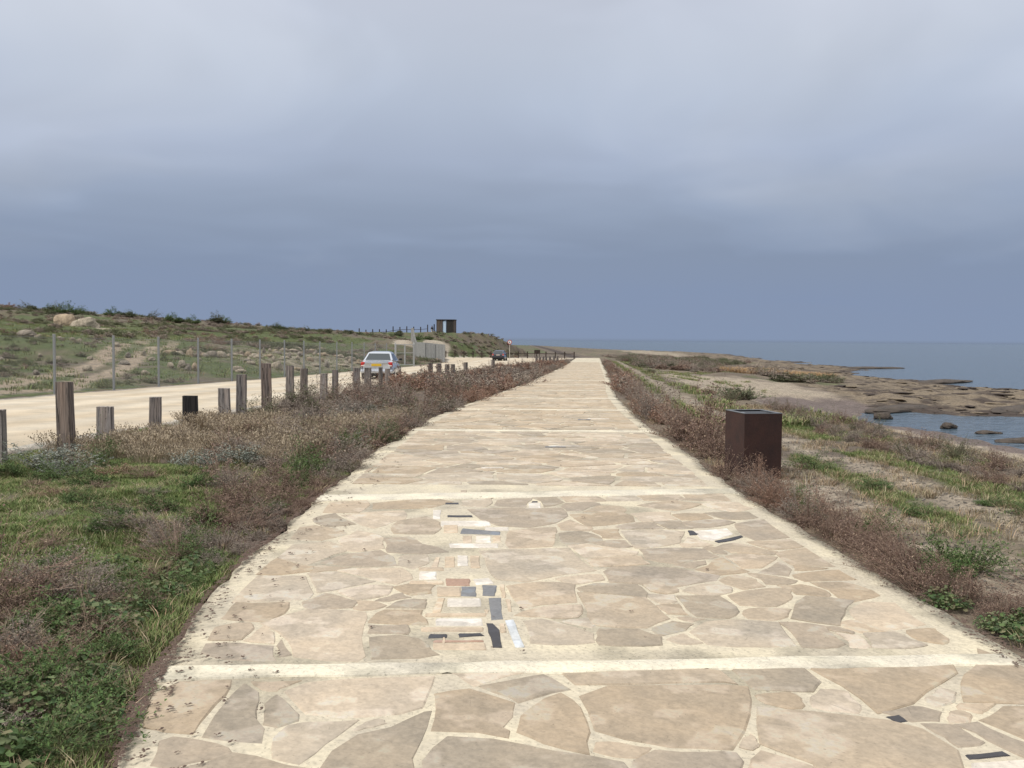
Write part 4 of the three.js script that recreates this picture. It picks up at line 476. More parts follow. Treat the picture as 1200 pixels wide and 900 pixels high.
function car(x, d, turn, o) {
  const paint = new THREE.MeshPhysicalMaterial({ color: col(...o.paint), roughness: 0.35, metalness: o.metal ?? 0.3, clearcoat: 1, clearcoatRoughness: 0.12 }), glass = new THREE.MeshPhysicalMaterial({ color: col(0.03, 0.04, 0.045), roughness: 0.06 }), black = std({ color: col(0.02, 0.02, 0.02), roughness: 0.85 }), red = std({ color: col(0.45, 0.03, 0.025), roughness: 0.25 }), white = std({ color: col(0.7, 0.66, 0.62), roughness: 0.25 }), alloy = std({ color: col(0.45, 0.45, 0.46), roughness: 0.35, metalness: 0.7 }), hatch = o.hatch;
  const c = base('car', x, along(d) - 0.03, -d, turn), R = o.len / 2;           // +z is the tail
  const tail = hatch ? 0.94 : 1.0;
  part('body', loft([[R - 0.02, 0.72, 0.34, tail - 0.12, 0.08], [R - 0.1, 0.83, 0.27, tail - 0.03, 0.1], [R - 0.45, 0.865, 0.22, tail, 0.1], [R - 1.1, 0.875, 0.2, 0.98, 0.1], [0, 0.88, 0.2, 0.95, 0.09], [-R + 1.5, 0.87, 0.2, 0.93, 0.09], [-R + 0.8, 0.86, 0.22, 0.86, 0.1], [-R + 0.2, 0.8, 0.26, 0.72, 0.1], [-R + 0.03, 0.66, 0.32, 0.62, 0.1]], 24, 4.5), paint, c);
  const zb = hatch ? R - 0.18 : R - 0.62, zr = hatch ? R - 0.75 : R - 1.3, zw = -R + 1.95, zf = -R + 1.2, yr = 1.43, hb = 0.79, ht = 0.58, yb = 0.93;
  const V = (a) => a.map((v) => new THREE.Vector3(...v)), cab = []; for (const s of [-1, 1]) cab.push(...V([[s * hb, yb, zb], [s * hb, yb, zf], [s * ht, yr - 0.04, zr], [s * ht, yr - 0.04, zw], [s * (ht - 0.1), yr, zr - 0.12], [s * (ht - 0.1), yr, zw + 0.12], [s * (hb - 0.1), yb, zb + 0.05], [s * (ht + 0.02), yr - 0.09, zr + 0.05], [s * (ht - 0.2), yr + 0.03, (zr + zw) / 2]]));
  part('roof', new ConvexGeometry(cab), paint, c);
  const zl = (y) => mix(zb + 0.03, zr + 0.02, (y - yb) / (yr - 0.06 - yb)), xs = (y) => mix(hb, ht, (y - yb) / (yr - 0.04 - yb));
  part('rear_window', panel([[-hb + 0.13, yb + 0.06, zl(yb + 0.06)], [hb - 0.13, yb + 0.06, zl(yb + 0.06)], [ht - 0.05, yr - 0.1, zl(yr - 0.1)], [-ht + 0.05, yr - 0.1, zl(yr - 0.1)]], [0, 0.55, 0.83], 0.03), glass, c);
  part('windscreen', panel([[-hb + 0.1, yb + 0.05, zf + 0.03], [hb - 0.1, yb + 0.05, zf + 0.03], [ht - 0.05, yr - 0.08, zw - 0.03], [-ht + 0.05, yr - 0.08, zw - 0.03]], [0, 0.5, -0.85], 0.03), glass, c);
  const mid = (zr + zw) / 2 + 0.1; for (const s of [-1, 1]) for (const [a, b, ta, tb] of [[zb - 0.42, mid + 0.05, zr - 0.12, mid + 0.05], [mid - 0.05, zf + 0.35, mid - 0.05, zw + 0.1]]) part('side_window', panel([[s * xs(yb + 0.05), yb + 0.05, a], [s * xs(yb + 0.05), yb + 0.05, b], [s * xs(yr - 0.11), yr - 0.11, tb], [s * xs(yr - 0.11), yr - 0.11, ta]], [s * 0.92, 0.39, 0], 0.014), glass, c);
  for (const s of [-1, 1]) for (const z of [R - 0.95, -R + 0.85]) { const w = new THREE.Group(); w.name = 'wheel'; w.position.set(s * 0.76, 0.31, z); c.add(w); const ty = new THREE.CylinderGeometry(0.31, 0.31, 0.2, 28); ty.rotateZ(Math.PI / 2); part('tyre', ty, black, w); const rm = new THREE.CylinderGeometry(0.2, 0.21, 0.215, 20); rm.rotateZ(Math.PI / 2); part('rim', rm, alloy, w); const ar = new THREE.CylinderGeometry(0.37, 0.37, 0.1, 28); ar.rotateZ(Math.PI / 2); ar.translate(s * 0.08, 0.35, z); part('wheel_arch', ar, black, c); }
  const lt = hatch ? 0.78 : 0.74; for (const s of [-1, 1]) { const l = part('tail_light', box(0.23, 0.26, 0.26, s * 0.70, lt + 0.05, R - 0.155, 0.06), red, c); part('lens', box(0.18, 0.05, 0.02, s * 0.70, lt - 0.01, R - 0.022, 0.008), white, l); }
  part('bumper', box(1.66, 0.2, 0.22, 0, 0.44, R - 0.08, 0.07), o.dullBumper ? black : paint, c); part('underside', box(1.5, 0.16, 0.3, 0, 0.27, R - 0.18, 0.03), black, c);
  const pl = part('number_plate', box(0.52, 0.13, 0.02, 0, lt + 0.03, R + 0.005, 0.006), std({ color: col(...o.plate), roughness: 0.4 }), c); part('plate_recess', box(0.6, 0.19, 0.02, 0, lt + 0.03, R - 0.008, 0.006), o.hatch ? black : paint, pl);
  if (!hatch) { part('boot_trim', box(0.66, 0.03, 0.02, 0, lt + 0.14, R + 0.0, 0.006), alloy, c); part('boot_lip', box(1.3, 0.035, 0.1, 0, tail + 0.0, R - 0.16, 0.015), paint, c); part('badge', new THREE.TorusGeometry(0.035, 0.007, 6, 18).translate(0, tail - 0.1, R + 0.0), alloy, c); }
  for (const s of [-1, 1]) part('mirror', box(0.17, 0.11, 0.09, s * 0.95, yb + 0.08, zf + 0.45, 0.03), o.mirror ? black : paint, c);
  for (const s of [-1, 1]) part('door_handle', box(0.02, 0.03, 0.16, s * 0.875, 0.82, 0.55, 0.006), paint, c);
  return { c, paint, glass, black, zf, R };
}
{
  const a = car(-7.02, 49.6, 0.02, { len: 4.5, paint: [0.50, 0.53, 0.58], metal: 0.45, plate: [0.62, 0.40, 0.03], mirror: true });
  tag(a.c, 'silver saloon car with red tail lights and yellow number plate on the dirt road', 'car');
  const b = car(-1.72, 128, -0.12, { len: 4.0, paint: [0.022, 0.026, 0.05], metal: 0.1, plate: [0.55, 0.5, 0.45], hatch: true, dullBumper: true });
  const door = new THREE.Group(); door.name = 'open_door'; door.position.set(0.88, 0.3, b.zf + 0.3); door.rotation.y = -1.05; b.c.add(door); door.userData.label = 'open side door';
  part('door_panel', box(0.06, 0.62, 1.1, 0, 0.32, 0.55, 0.02), b.paint, door); part('door_window', box(0.03, 0.42, 0.85, -0.06, 0.85, 0.62, 0.01), b.glass, door);
  tag(b.c, 'dark blue hatchback with one side door open in the parking area', 'car');
}
// ------------------------------------------------------------------ plants
const leafMat = std({ vertexColors: true, roughness: 0.9 }), twigMat = std({ vertexColors: true, roughness: 0.95 });
const pick = (rnd, list) => { const c = list[Math.floor(rnd() * list.length)], k = 0.75 + 0.5 * rnd(); return [c[0] * k, c[1] * k, c[2] * k]; };
function leafQuad(tb, p, dir, len, wid, rnd, c) {           // a small two-faced leaf folded along its rib
  const a = rnd() * 6.283, s = [Math.cos(a), (rnd() - 0.5) * 0.8, Math.sin(a)], tip = [p[0] + dir[0] * len, p[1] + dir[1] * len, p[2] + dir[2] * len], m = [p[0] + dir[0] * len * 0.5, p[1] + dir[1] * len * 0.5, p[2] + dir[2] * len * 0.5];
  tb.tri(p, [m[0] + s[0] * wid, m[1] + s[1] * wid, m[2] + s[2] * wid], tip, c); tb.tri(p, tip, [m[0] - s[0] * wid, m[1] - s[1] * wid + wid * 0.5, m[2] - s[2] * wid], c);
}
function shrub(seed, o) {                                   // stems fanning from the base, twigs, small leaves or dry heads
  const rnd = mulberry(seed), st = new TB(), lv = new TB(), R = o.R, H = o.H, lobes = [0, 1, 2, 3, 4].map(() => [rnd() * 6.283, 0.7 + 0.6 * rnd()]);
  const reach = (az) => lobes.reduce((s, [a, k]) => s + k * Math.max(0, Math.cos(az - a)) ** 3, 0.55) / 1.45;
  for (let i = 0; i < o.stems; i++) {
    const az = rnd() * 6.283, el = Math.acos(1 - rnd() * 0.97), k = (0.72 + 0.38 * rnd()) * reach(az), r0 = R * 0.35 * Math.sqrt(rnd()), bx = Math.cos(az) * r0, bz = Math.sin(az) * r0;
    const e = [Math.cos(az) * Math.sin(el) * R * k, Math.cos(el) * H * k + 0.05 * H, Math.sin(az) * Math.sin(el) * R * k], m = [mix(bx, e[0], 0.5), e[1] * (0.55 + 0.2 * rnd()), mix(bz, e[2], 0.5)], c = pick(rnd, o.stemCol), tw = o.thick;
    if (o.bend) { st.seg([bx, -0.03, bz], m, tw, tw * 0.7, c); st.seg(m, e, tw * 0.7, tw * 0.35, c); } else st.seg([bx, -0.03, bz], e, tw, tw * 0.4, c);
    for (let t = 0; t < o.twigs; t++) {
      const q = 0.35 + 0.65 * rnd(), s = q < 0.5 ? [mix(bx, m[0], q * 2), mix(0, m[1], q * 2), mix(bz, m[2], q * 2)] : [mix(m[0], e[0], q * 2 - 1), mix(m[1], e[1], q * 2 - 1), mix(m[2], e[2], q * 2 - 1)];
      const a = rnd() * 6.283, l = R * (0.12 + 0.22 * rnd()), f = [s[0] + Math.cos(a) * l * 0.75, s[1] + l * (0.15 + 0.75 * rnd()), s[2] + Math.sin(a) * l * 0.75];
      if (t < o.drawn) st.seg(s, f, tw * 0.45, tw * 0.25, c);
      for (let j = 0; j < o.leaves; j++) { const u = rnd(), p = [mix(s[0], f[0], u), mix(s[1], f[1], u), mix(s[2], f[2], u)], b = rnd() * 6.283, v = rnd() * 1.5 - 0.45, len = o.leaf * (0.6 + 0.8 * rnd()); leafQuad(lv, p, [Math.cos(b) * 0.8, v, Math.sin(b) * 0.8], len, len * o.ratio, rnd, pick(rnd, o.leafCol)); }
    }
  }
  const g = new THREE.Group(); part('stems', st.build(), twigMat, g); part('leaves', lv.build(), leafMat, g); return g;
}
function herb(seed, o) {                                    // broad rounded leaves on stalks (mallow-like)
  const rnd = mulberry(seed), st = new TB(), lv = new TB();
  for (let i = 0; i < o.n; i++) {
    const az = rnd() * 6.283, q = Math.sqrt(rnd()), x = Math.cos(az) * o.R * q, z = Math.sin(az) * o.R * q, y = o.H * (1 - 0.75 * q * q) * (0.45 + 0.6 * rnd()) + 0.015, r = o.leaf * (0.5 + 0.8 * rnd()), c = pick(rnd, o.leafCol);
    st.seg([x * 0.35, 0, z * 0.35], [x, y, z], 0.0022, 0.0016, pick(rnd, [[0.11, 0.15, 0.05]]));
    const tilt = rnd() * 0.9, ta = az + (rnd() - 0.5) * 2, nx = Math.sin(tilt) * Math.cos(ta), nz = Math.sin(tilt) * Math.sin(ta), ny = Math.cos(tilt), ux = ny, uy = -nx, ul = Math.hypot(ux, uy) || 1, U = [ux / ul, uy / ul, 0], V = [ny * 0 - nz * U[1], nz * U[0] - nx * 0, nx * U[1] - ny * U[0]], ring = [], a0 = rnd() * 6.28;
    for (let k = 0; k < 8; k++) { const t = a0 + k / 8 * 6.283, e = r * (k === 0 ? 0.35 : k % 2 ? 1 : 0.85), up = (k % 2 ? 0.18 : 0.05) * r; ring.push([x + (U[0] * Math.cos(t) + V[0] * Math.sin(t)) * e + nx * up, y + (U[1] * Math.cos(t) + V[1] * Math.sin(t)) * e + ny * up, z + (U[2] * Math.cos(t) + V[2] * Math.sin(t)) * e + nz * up]); }
    for (let k = 0; k < 8; k++) lv.tri([x, y, z], ring[k], ring[(k + 1) % 8], c);
  }
  const g = new THREE.Group(); part('stalks', st.build(), twigMat, g); part('leaves', lv.build(), leafMat, g); return g;
}
function blades(seed, o) {                                  // arching grass blades
  const rnd = mulberry(seed), tb = new TB();
  for (let i = 0; i < o.n; i++) {
    const az = rnd() * 6.283, q = Math.sqrt(rnd()) * o.R, x = Math.cos(az) * q, z = Math.sin(az) * q, h = o.H * (0.5 + 0.7 * rnd()), a = az + (rnd() - 0.5) * 2.4, lean = h * o.lean * (0.3 + rnd()), w = o.w * (0.7 + 0.6 * rnd()), c = pick(rnd, o.cols), px = -Math.sin(a) * w, pz = Math.cos(a) * w;
    const m = [x + Math.cos(a) * lean * 0.35, h * 0.6, z + Math.sin(a) * lean * 0.35], e = [x + Math.cos(a) * lean, h, z + Math.sin(a) * lean];
    tb.quad([x - px, -0.01, z - pz], [x + px, -0.01, z + pz], [m[0] + px * 0.8, m[1], m[2] + pz * 0.8], [m[0] - px * 0.8, m[1], m[2] - pz * 0.8], c); tb.tri([m[0] - px * 0.8, m[1], m[2] - pz * 0.8], [m[0] + px * 0.8, m[1], m[2] + pz * 0.8], e, c);
    if (o.head) for (let k = 0; k < 3; k++) leafQuad(tb, [mix(m[0], e[0], 0.5 + 0.2 * k), mix(m[1], e[1], 0.5 + 0.2 * k), mix(m[2], e[2], 0.5 + 0.2 * k)], [(rnd() - 0.5), 0.7, (rnd() - 0.5)], 0.035, 0.007, rnd, c);
  }
  return tb.build();
}
const BROWN = { stemCol: [[0.189, 0.127, 0.093], [0.254, 0.179, 0.131], [0.152, 0.095, 0.072]], leafCol: [[0.189, 0.115, 0.088], [0.240, 0.161, 0.117], [0.140, 0.087, 0.065], [0.304, 0.224, 0.156], [0.164, 0.112, 0.093]] };
const MAUVE = { stemCol: [[0.24, 0.195, 0.16], [0.19, 0.15, 0.125]], leafCol: [[0.25, 0.205, 0.165], [0.20, 0.165, 0.135], [0.29, 0.24, 0.185], [0.17, 0.135, 0.112]] };
const RUSSET = { stemCol: [[0.212, 0.131, 0.090]], leafCol: [[0.237, 0.131, 0.095], [0.287, 0.169, 0.115], [0.186, 0.107, 0.079], [0.311, 0.223, 0.154]] };
const SILVER = { stemCol: [[0.22, 0.21, 0.17]], leafCol: [[0.25, 0.27, 0.225], [0.20, 0.225, 0.185], [0.30, 0.31, 0.265], [0.16, 0.18, 0.145]] };
const GREENS = { stemCol: [[0.150, 0.150, 0.075]], leafCol: [[0.069, 0.125, 0.031], [0.094, 0.156, 0.044], [0.056, 0.100, 0.031], [0.125, 0.163, 0.056]] };
const OLIVE = { stemCol: [[0.176, 0.135, 0.095]], leafCol: [[0.095, 0.115, 0.054], [0.128, 0.142, 0.068], [0.074, 0.088, 0.047], [0.162, 0.149, 0.088]] };
const STRAW = [[0.39, 0.315, 0.215], [0.33, 0.265, 0.185], [0.45, 0.37, 0.26], [0.29, 0.225, 0.16]];
const near = (pal, s) => shrub(s, { R: 0.36, H: 0.40, stems: 120, twigs: 9, drawn: 5, leaves: 4, leaf: 0.016, ratio: 0.3, thick: 0.0032, bend: true, ...pal });
const mid = (pal, s) => shrub(s, { R: 0.5, H: 0.55, stems: 80, twigs: 9, drawn: 3, leaves: 3, leaf: 0.034, ratio: 0.3, thick: 0.005, bend: true, ...pal });
const far = (pal, s) => shrub(s, { R: 0.5, H: 0.55, stems: 40, twigs: 9, drawn: 1, leaves: 3, leaf: 0.06, ratio: 0.36, thick: 0.009, bend: false, ...pal });
const KIT = {
  brown: [[1, 2, 3, 4].map((s) => near(BROWN, s)), [11, 12, 13].map((s) => mid(BROWN, s)), [21, 22, 23].map((s) => far(BROWN, s))],
  mauve: [[1, 2].map((s) => near(MAUVE, s + 30)), [11, 12, 13].map((s) => mid(MAUVE, s + 30)), [21, 22, 23].map((s) => far(MAUVE, s + 30))],
  russet: [[1, 2].map((s) => near(RUSSET, s + 60)), [11, 12].map((s) => mid(RUSSET, s + 60)), [21, 22].map((s) => far(RUSSET, s + 60))],
  silver: [[1, 2].map((s) => shrub(s + 90, { R: 0.34, H: 0.26, stems: 130, twigs: 8, drawn: 2, leaves: 5, leaf: 0.022, ratio: 0.16, thick: 0.003, bend: true, ...SILVER })), [3].map((s) => mid(SILVER, s + 90)), [4].map((s) => far(SILVER, s + 90))],
  green: [[1, 2].map((s) => shrub(s + 120, { R: 0.34, H: 0.24, stems: 110, twigs: 8, drawn: 2, leaves: 5, leaf: 0.026, ratio: 0.22, thick: 0.003, bend: true, ...GREENS })), [3, 4].map((s) => mid(GREENS, s + 120)), [5].map((s) => far(GREENS, s + 120))],
  olive: [[1].map((s) => near(OLIVE, s + 150)), [2, 3].map((s) => mid(OLIVE, s + 150)), [4, 5, 6].map((s) => far(OLIVE, s + 150))],
};
const herbs = [1, 2, 3].map((s) => herb(s + 200, { n: 190, R: 0.27, H: 0.2, leaf: 0.021, leafCol: [[0.06, 0.105, 0.03], [0.085, 0.13, 0.04], [0.045, 0.08, 0.028], [0.12, 0.15, 0.065], [0.13, 0.12, 0.06]] }));
const straws = [1, 2, 3].map((s) => { const g = new THREE.Group(); part('blades', blades(s + 300, { n: 240, R: 0.2, H: 0.25, lean: 0.8, w: 0.0022, cols: STRAW, head: true }), leafMat, g); return g; });
const strawsFar = [1, 2].map((s) => { const g = new THREE.Group(); part('blades', blades(s + 320, { n: 420, R: 0.36, H: 0.36, lean: 1.0, w: 0.005, cols: [[0.42, 0.27, 0.13], [0.36, 0.22, 0.11], [0.47, 0.33, 0.17]], head: false }), leafMat, g); return g; });
const tangles = [1, 2].map((s) => shrub(s + 700, { R: 0.36, H: 0.36, stems: 34, twigs: 5, drawn: 4, leaves: 1, leaf: 0.012, ratio: 0.25, thick: 0.0032, bend: true, stemCol: [[0.30, 0.235, 0.165], [0.24, 0.17, 0.12], [0.36, 0.29, 0.21]], leafCol: [[0.22, 0.15, 0.10]] }));
const hillBush = [OLIVE, OLIVE, GREENS, RUSSET].map((p, s) => shrub(s + 720, { R: 0.5, H: 0.5, stems: 90, twigs: 12, drawn: 1, leaves: 5, leaf: 0.042, ratio: 0.4, thick: 0.006, bend: false, ...p }));
const vr = mulberry(9001);
function plant(kit, name, x, d, size, label, category, group, squash = 1) {
  if (x < 0 && d < 6.5) x += pathL(d) + 1.9;
  const list = Array.isArray(kit[0]) ? kit[d < 11.5 ? 0 : d < 34 ? 1 : 2] : kit, g = list[Math.floor(vr() * list.length)].clone();
  g.name = numbered(name); g.position.set(x, groundY(x, d), -d); g.rotation.y = vr() * 6.283; const k = size * (0.85 + 0.3 * vr()); g.scale.set(k, k * squash, k); scene.add(g);
  const tone = kit === KIT.mauve ? 'pale greyish dry shrub' : kit === KIT.russet ? 'reddish dry shrub' : kit === KIT.olive ? 'dull olive shrub' : 'brown dry shrub'; tag(g, label.replace('brown dry shrub', tone), category, group); return g;
}
const inPath = (x, d) => x > pathL(d) + 0.1 && x < pathR(d) - 0.1, inRoad = (x, d) => x > roadL(d) - 0.2 && x < roadR(d) - 0.1 && d < 168;

// --- verge between path and bollards, close by
{
  const BL = ['brown dry shrub growing among the grass of the verge', 'shrub', 'brown shrubs on the grassy verge'], HB = ['leafy green weed growing at the foot of brown shrubs by the path', 'weed', 'leafy weeds beside the path'];
  for (const [x, d, s, q] of [[-3.0, 5.55, 0.95, 0.7], [-3.35, 5.8, 1.0, 0.65], [-2.7, 5.75, 0.85, 0.7], [-3.1, 6.2, 0.8, 0.6], [-2.6, 4.55, 0.6, 0.6], [-2.75, 4.2, 0.65, 0.6], [-3.0, 4.45, 0.7, 0.6], [-2.45, 5.0, 0.6, 0.6], [-2.95, 3.8, 0.7, 0.6], [-2.55, 3.75, 0.5, 0.55], [-2.4, 6.35, 0.6, 0.6], [-2.25, 6.8, 0.45, 0.6], [-3.7, 5.6, 0.8, 0.5], [-2.5, 4.35, 0.55, 0.7], [-2.75, 4.75, 0.7, 0.7], [-2.4, 3.95, 0.5, 0.7], [-3.05, 5.1, 0.8, 0.7], [-2.35, 5.65, 0.55, 0.7],
    [-2.55, 7.0, 0.75, 0.65], [-2.35, 7.4, 0.6, 0.6], [-2.8, 7.6, 0.8, 0.65], [-2.4, 8.1, 0.7, 0.65], [-2.75, 8.4, 0.85, 0.7], [-2.35, 8.8, 0.65, 0.65], [-2.7, 9.1, 0.9, 0.75], [-2.4, 9.6, 0.75, 0.7], [-2.95, 9.6, 0.8, 0.7], [-2.6, 10.2, 0.85, 0.75], [-3.1, 10.4, 0.8, 0.7], [-2.4, 10.8, 0.7, 0.65], [-2.8, 11.1, 0.9, 0.7], [-2.45, 11.6, 0.7, 0.6], [-2.4, 12.3, 0.7, 0.6], [-2.7, 13.1, 0.8, 0.6], [-3.3, 12.4, 0.8, 0.55], [-3.7, 11.7, 0.7, 0.5], [-3.9, 9.9, 0.55, 0.45], [-4.7, 10.4, 0.6, 0.4], [-5.3, 9.5, 0.5, 0.35], [-3.7, 7.4, 0.5, 0.4], [-4.3, 8.6, 0.5, 0.35], [-4.5, 11.3, 0.6, 0.4], [-4.0, 9.2, 0.6, 0.4], [-4.9, 9.9, 0.6, 0.4], [-3.5, 8.2, 0.6, 0.45], [-5.6, 10.7, 0.6, 0.4], [-3.4, 9.0, 0.7, 0.5], [-4.4, 7.6, 0.5, 0.35], [-5.0, 11.6, 0.6, 0.4], [-3.45, 10.9, 0.7, 0.5], [-3.2, 8.0, 0.7, 0.55], [-5.9, 12.0, 0.6, 0.45], [-2.14, 7.2, 0.4, 0.6], [-2.16, 7.8, 0.45, 0.6], [-2.15, 8.3, 0.45, 0.6], [-2.18, 8.9, 0.45, 0.6], [-2.16, 9.4, 0.45, 0.6], [-2.2, 10.1, 0.5, 0.6], [-2.2, 10.7, 0.5, 0.6], [-2.22, 11.3, 0.5, 0.6], [-2.22, 12.0, 0.5, 0.6], [-2.25, 12.7, 0.5, 0.6]])
    plant(vr() < 0.3 ? KIT.mauve : vr() < 0.15 ? KIT.russet : KIT.brown, 'dry_shrub', x, d, s, ...BL, q);
  for (const [x, d, s] of [[-2.45, 5.15, 1.1], [-2.62, 5.3, 1.0], [-2.35, 5.45, 0.8], [-2.25, 5.95, 0.7], [-2.3, 6.5, 0.8], [-2.15, 3.85, 0.8], [-2.4, 4.0, 0.9], [-2.3, 4.35, 0.7], [-2.65, 4.0, 0.8], [-2.85, 6.6, 0.7], [-2.9, 4.2, 0.7], [-2.45, 3.5, 0.9]])
    plant(herbs, 'leafy_weed', x, d, s, ...HB);
  for (const [x, d, s] of [[-2.2, 4.1, 0.8], [-2.55, 4.3, 0.9], [-2.8, 3.9, 0.9], [-2.3, 4.75, 0.7], [-2.75, 5.0, 0.9], [-2.2, 5.6, 0.6], [-3.1, 4.7, 0.8], [-2.55, 6.0, 0.7], [-2.3, 3.6, 0.8], [-2.15, 6.25, 0.5], [-2.55, 7.4, 0.8], [-2.35, 7.0, 0.7], [-2.9, 8.35, 0.7], [-2.35, 9.0, 0.6], [-3.4, 9.0, 0.8], [-2.5, 10.7, 0.9], [-2.55, 11.6, 1.0], [-2.75, 12.1, 1.1], [-3.5, 7.9, 0.7], [-3.8, 8.8, 0.8], [-4.5, 9.5, 0.8], [-4.9, 10.8, 0.9], [-5.6, 11.2, 0.9], [-3.6, 10.4, 0.8], [-5.5, 12.3, 0.9], [-6.3, 11.4, 0.9], [-3.4, 6.7, 0.6], [-4.3, 7.1, 0.6], [-2.5, 14.4, 1.0], [-2.2, 16.0, 0.8], [-2.3, 17.2, 0.8], [-5.9, 13.3, 0.8]])
    plant(KIT.green, 'green_bush', x, d, s * (d > 11.5 ? 0.62 : 0.85), 'low dark green bush on the grassy verge', 'bush', 'green bushes on the verge', 0.85);
  for (const [x, d, s, l] of [[-6.05, 11.9, 1.2, 'low silver-grey bush below the tall reddish bollard'], [-5.6, 11.6, 0.8, 'small pale silver tuft next to a low silver-grey bush'], [-4.25, 12.4, 1.1, 'wide silver-grey bush in the grass before the dry straw'], [-3.75, 12.7, 0.95, 'silver-grey bush joined to a wider one in the grass'], [-2.75, 14.6, 1.0, 'round silver-grey bush overhanging the edge of the stone path'], [-4.2, 20, 1.1, 'grey-green bush below the tall paired bollards'], [-3.7, 22, 1.2, 'grey-green bush between brown shrubs and the bollards'], [-4.6, 17.6, 1.0, 'grey-green bush behind the dry straw before the red-streaked bollard']])
    plant(KIT.silver, 'silver_bush', x, d, s * (d > 11.5 ? 0.8 : 1), l, 'bush', undefined, d > 11.5 ? 0.6 : 1);
  const st = []; for (let i = 0; i < 16; i++) st.push([-6.4 + 3.2 * vr(), 12.7 + 1.2 * vr(), 0.7 + 0.3 * vr()]);
  for (const [x, d, s] of [[-2.5, 4.6, 0.9], [-2.85, 4.75, 1.0], [-2.4, 4.95, 0.8], [-2.7, 4.3, 0.8], [-3.05, 4.95, 0.9], [-2.3, 4.15, 0.7], [-2.9, 4.0, 0.8], [-2.6, 5.3, 0.8]]) plant(tangles, 'twig_tangle', x, d, s, 'tangle of pale dry twigs among the leafy weeds beside the path', 'dry twigs', 'pale twigs among the weeds', 0.7);
  for (let i = 0; i < 62; i++) st.push([-6.9 + 3.9 * vr() ** 0.8, 13.4 + 5.6 * vr(), 0.85 + 0.45 * vr()]); for (let i = 0; i < 16; i++) st.push([-3.2 + vr() * 0.9, 17 + 5 * vr(), 0.9]);
  for (const [x, d, s] of st) plant(straws, 'straw_clump', x, d, s, 'clump of tan dry straw below the timber bollards', 'dry grass', 'dry straw below the bollards');
}
// --- the brown belt between path and bollards further on
const massed = (name, kits, list, labels, squash) => kits.forEach((k, c) => {                // growth too dense or too far to count, as one instanced mesh per tone
  const mine = list.filter((q) => q[3] === c); if (!mine.length) return;
  const geo = mergeGeometries([k.children[0].geometry, k.children[1].geometry]), m = new THREE.InstancedMesh(geo, leafMat, mine.length), q = new THREE.Matrix4(), qu = new THREE.Quaternion();
  mine.forEach(([x, d, s], i) => { q.compose(new THREE.Vector3(x, groundY(x, d), -d), qu.setFromAxisAngle(new THREE.Vector3(0, 1, 0), vr() * 6.283), new THREE.Vector3(s, s * squash * (0.8 + 0.4 * vr()), s)); m.setMatrixAt(i, q); const k2 = (name === 'hill_scrub' ? 1.15 : 0.9) + 0.4 * vr(); m.setColorAt(i, col(k2, k2, k2)); });
  m.name = numbered(name); shade(m); scene.add(m); tag(m, labels[c], 'scrub', undefined, 'stuff');
});
{
  const mass = [];
  for (let d = 13.2; d < 112; d += d < 40 ? 0.6 : 0.9) { const a = Math.max(roadR(d) + 0.7, -6.2) + (d < 19 ? 1.6 : 0), b = pathL(d) - 0.02, k = d < 40 ? 3 : 3; for (let i = 0; i < k; i++) {
    const x = mix(b, a, (i + vr() * (i ? 1 : 0.6)) / k), e = d + (vr() - 0.5) * 0.6, ru = fbm(x * 0.25, e * 0.14, 2, 400), r = vr(), s = (e < 20 ? 0.8 : e < 45 ? 1.0 : e < 62 ? 0.85 : 0.75) * (0.85 + 0.3 * vr());
    if (e < 33.5) plant(ru > 0.6 ? KIT.russet : r < 0.5 ? KIT.mauve : r < 0.86 ? KIT.brown : KIT.olive, 'dry_shrub', x, e, s * (vr() < 0.2 ? 0.6 : 1), 'brown dry shrub in the dense belt between stone path and bollards', 'shrub', 'shrub belt between path and bollards', e < 20 ? 0.6 : 0.72); else mass.push([x, e, s, ru > 0.64 ? 2 : r < 0.72 ? 0 : 1]);
  } }
  massed('shrub_belt', [KIT.mauve[2][0], KIT.brown[2][0], KIT.russet[2][0]], mass, ['mauve-brown part of the shrub belt along the far path', 'brown part of the shrub belt along the far path', 'russet part of the shrub belt along the far path'], 0.8);
}
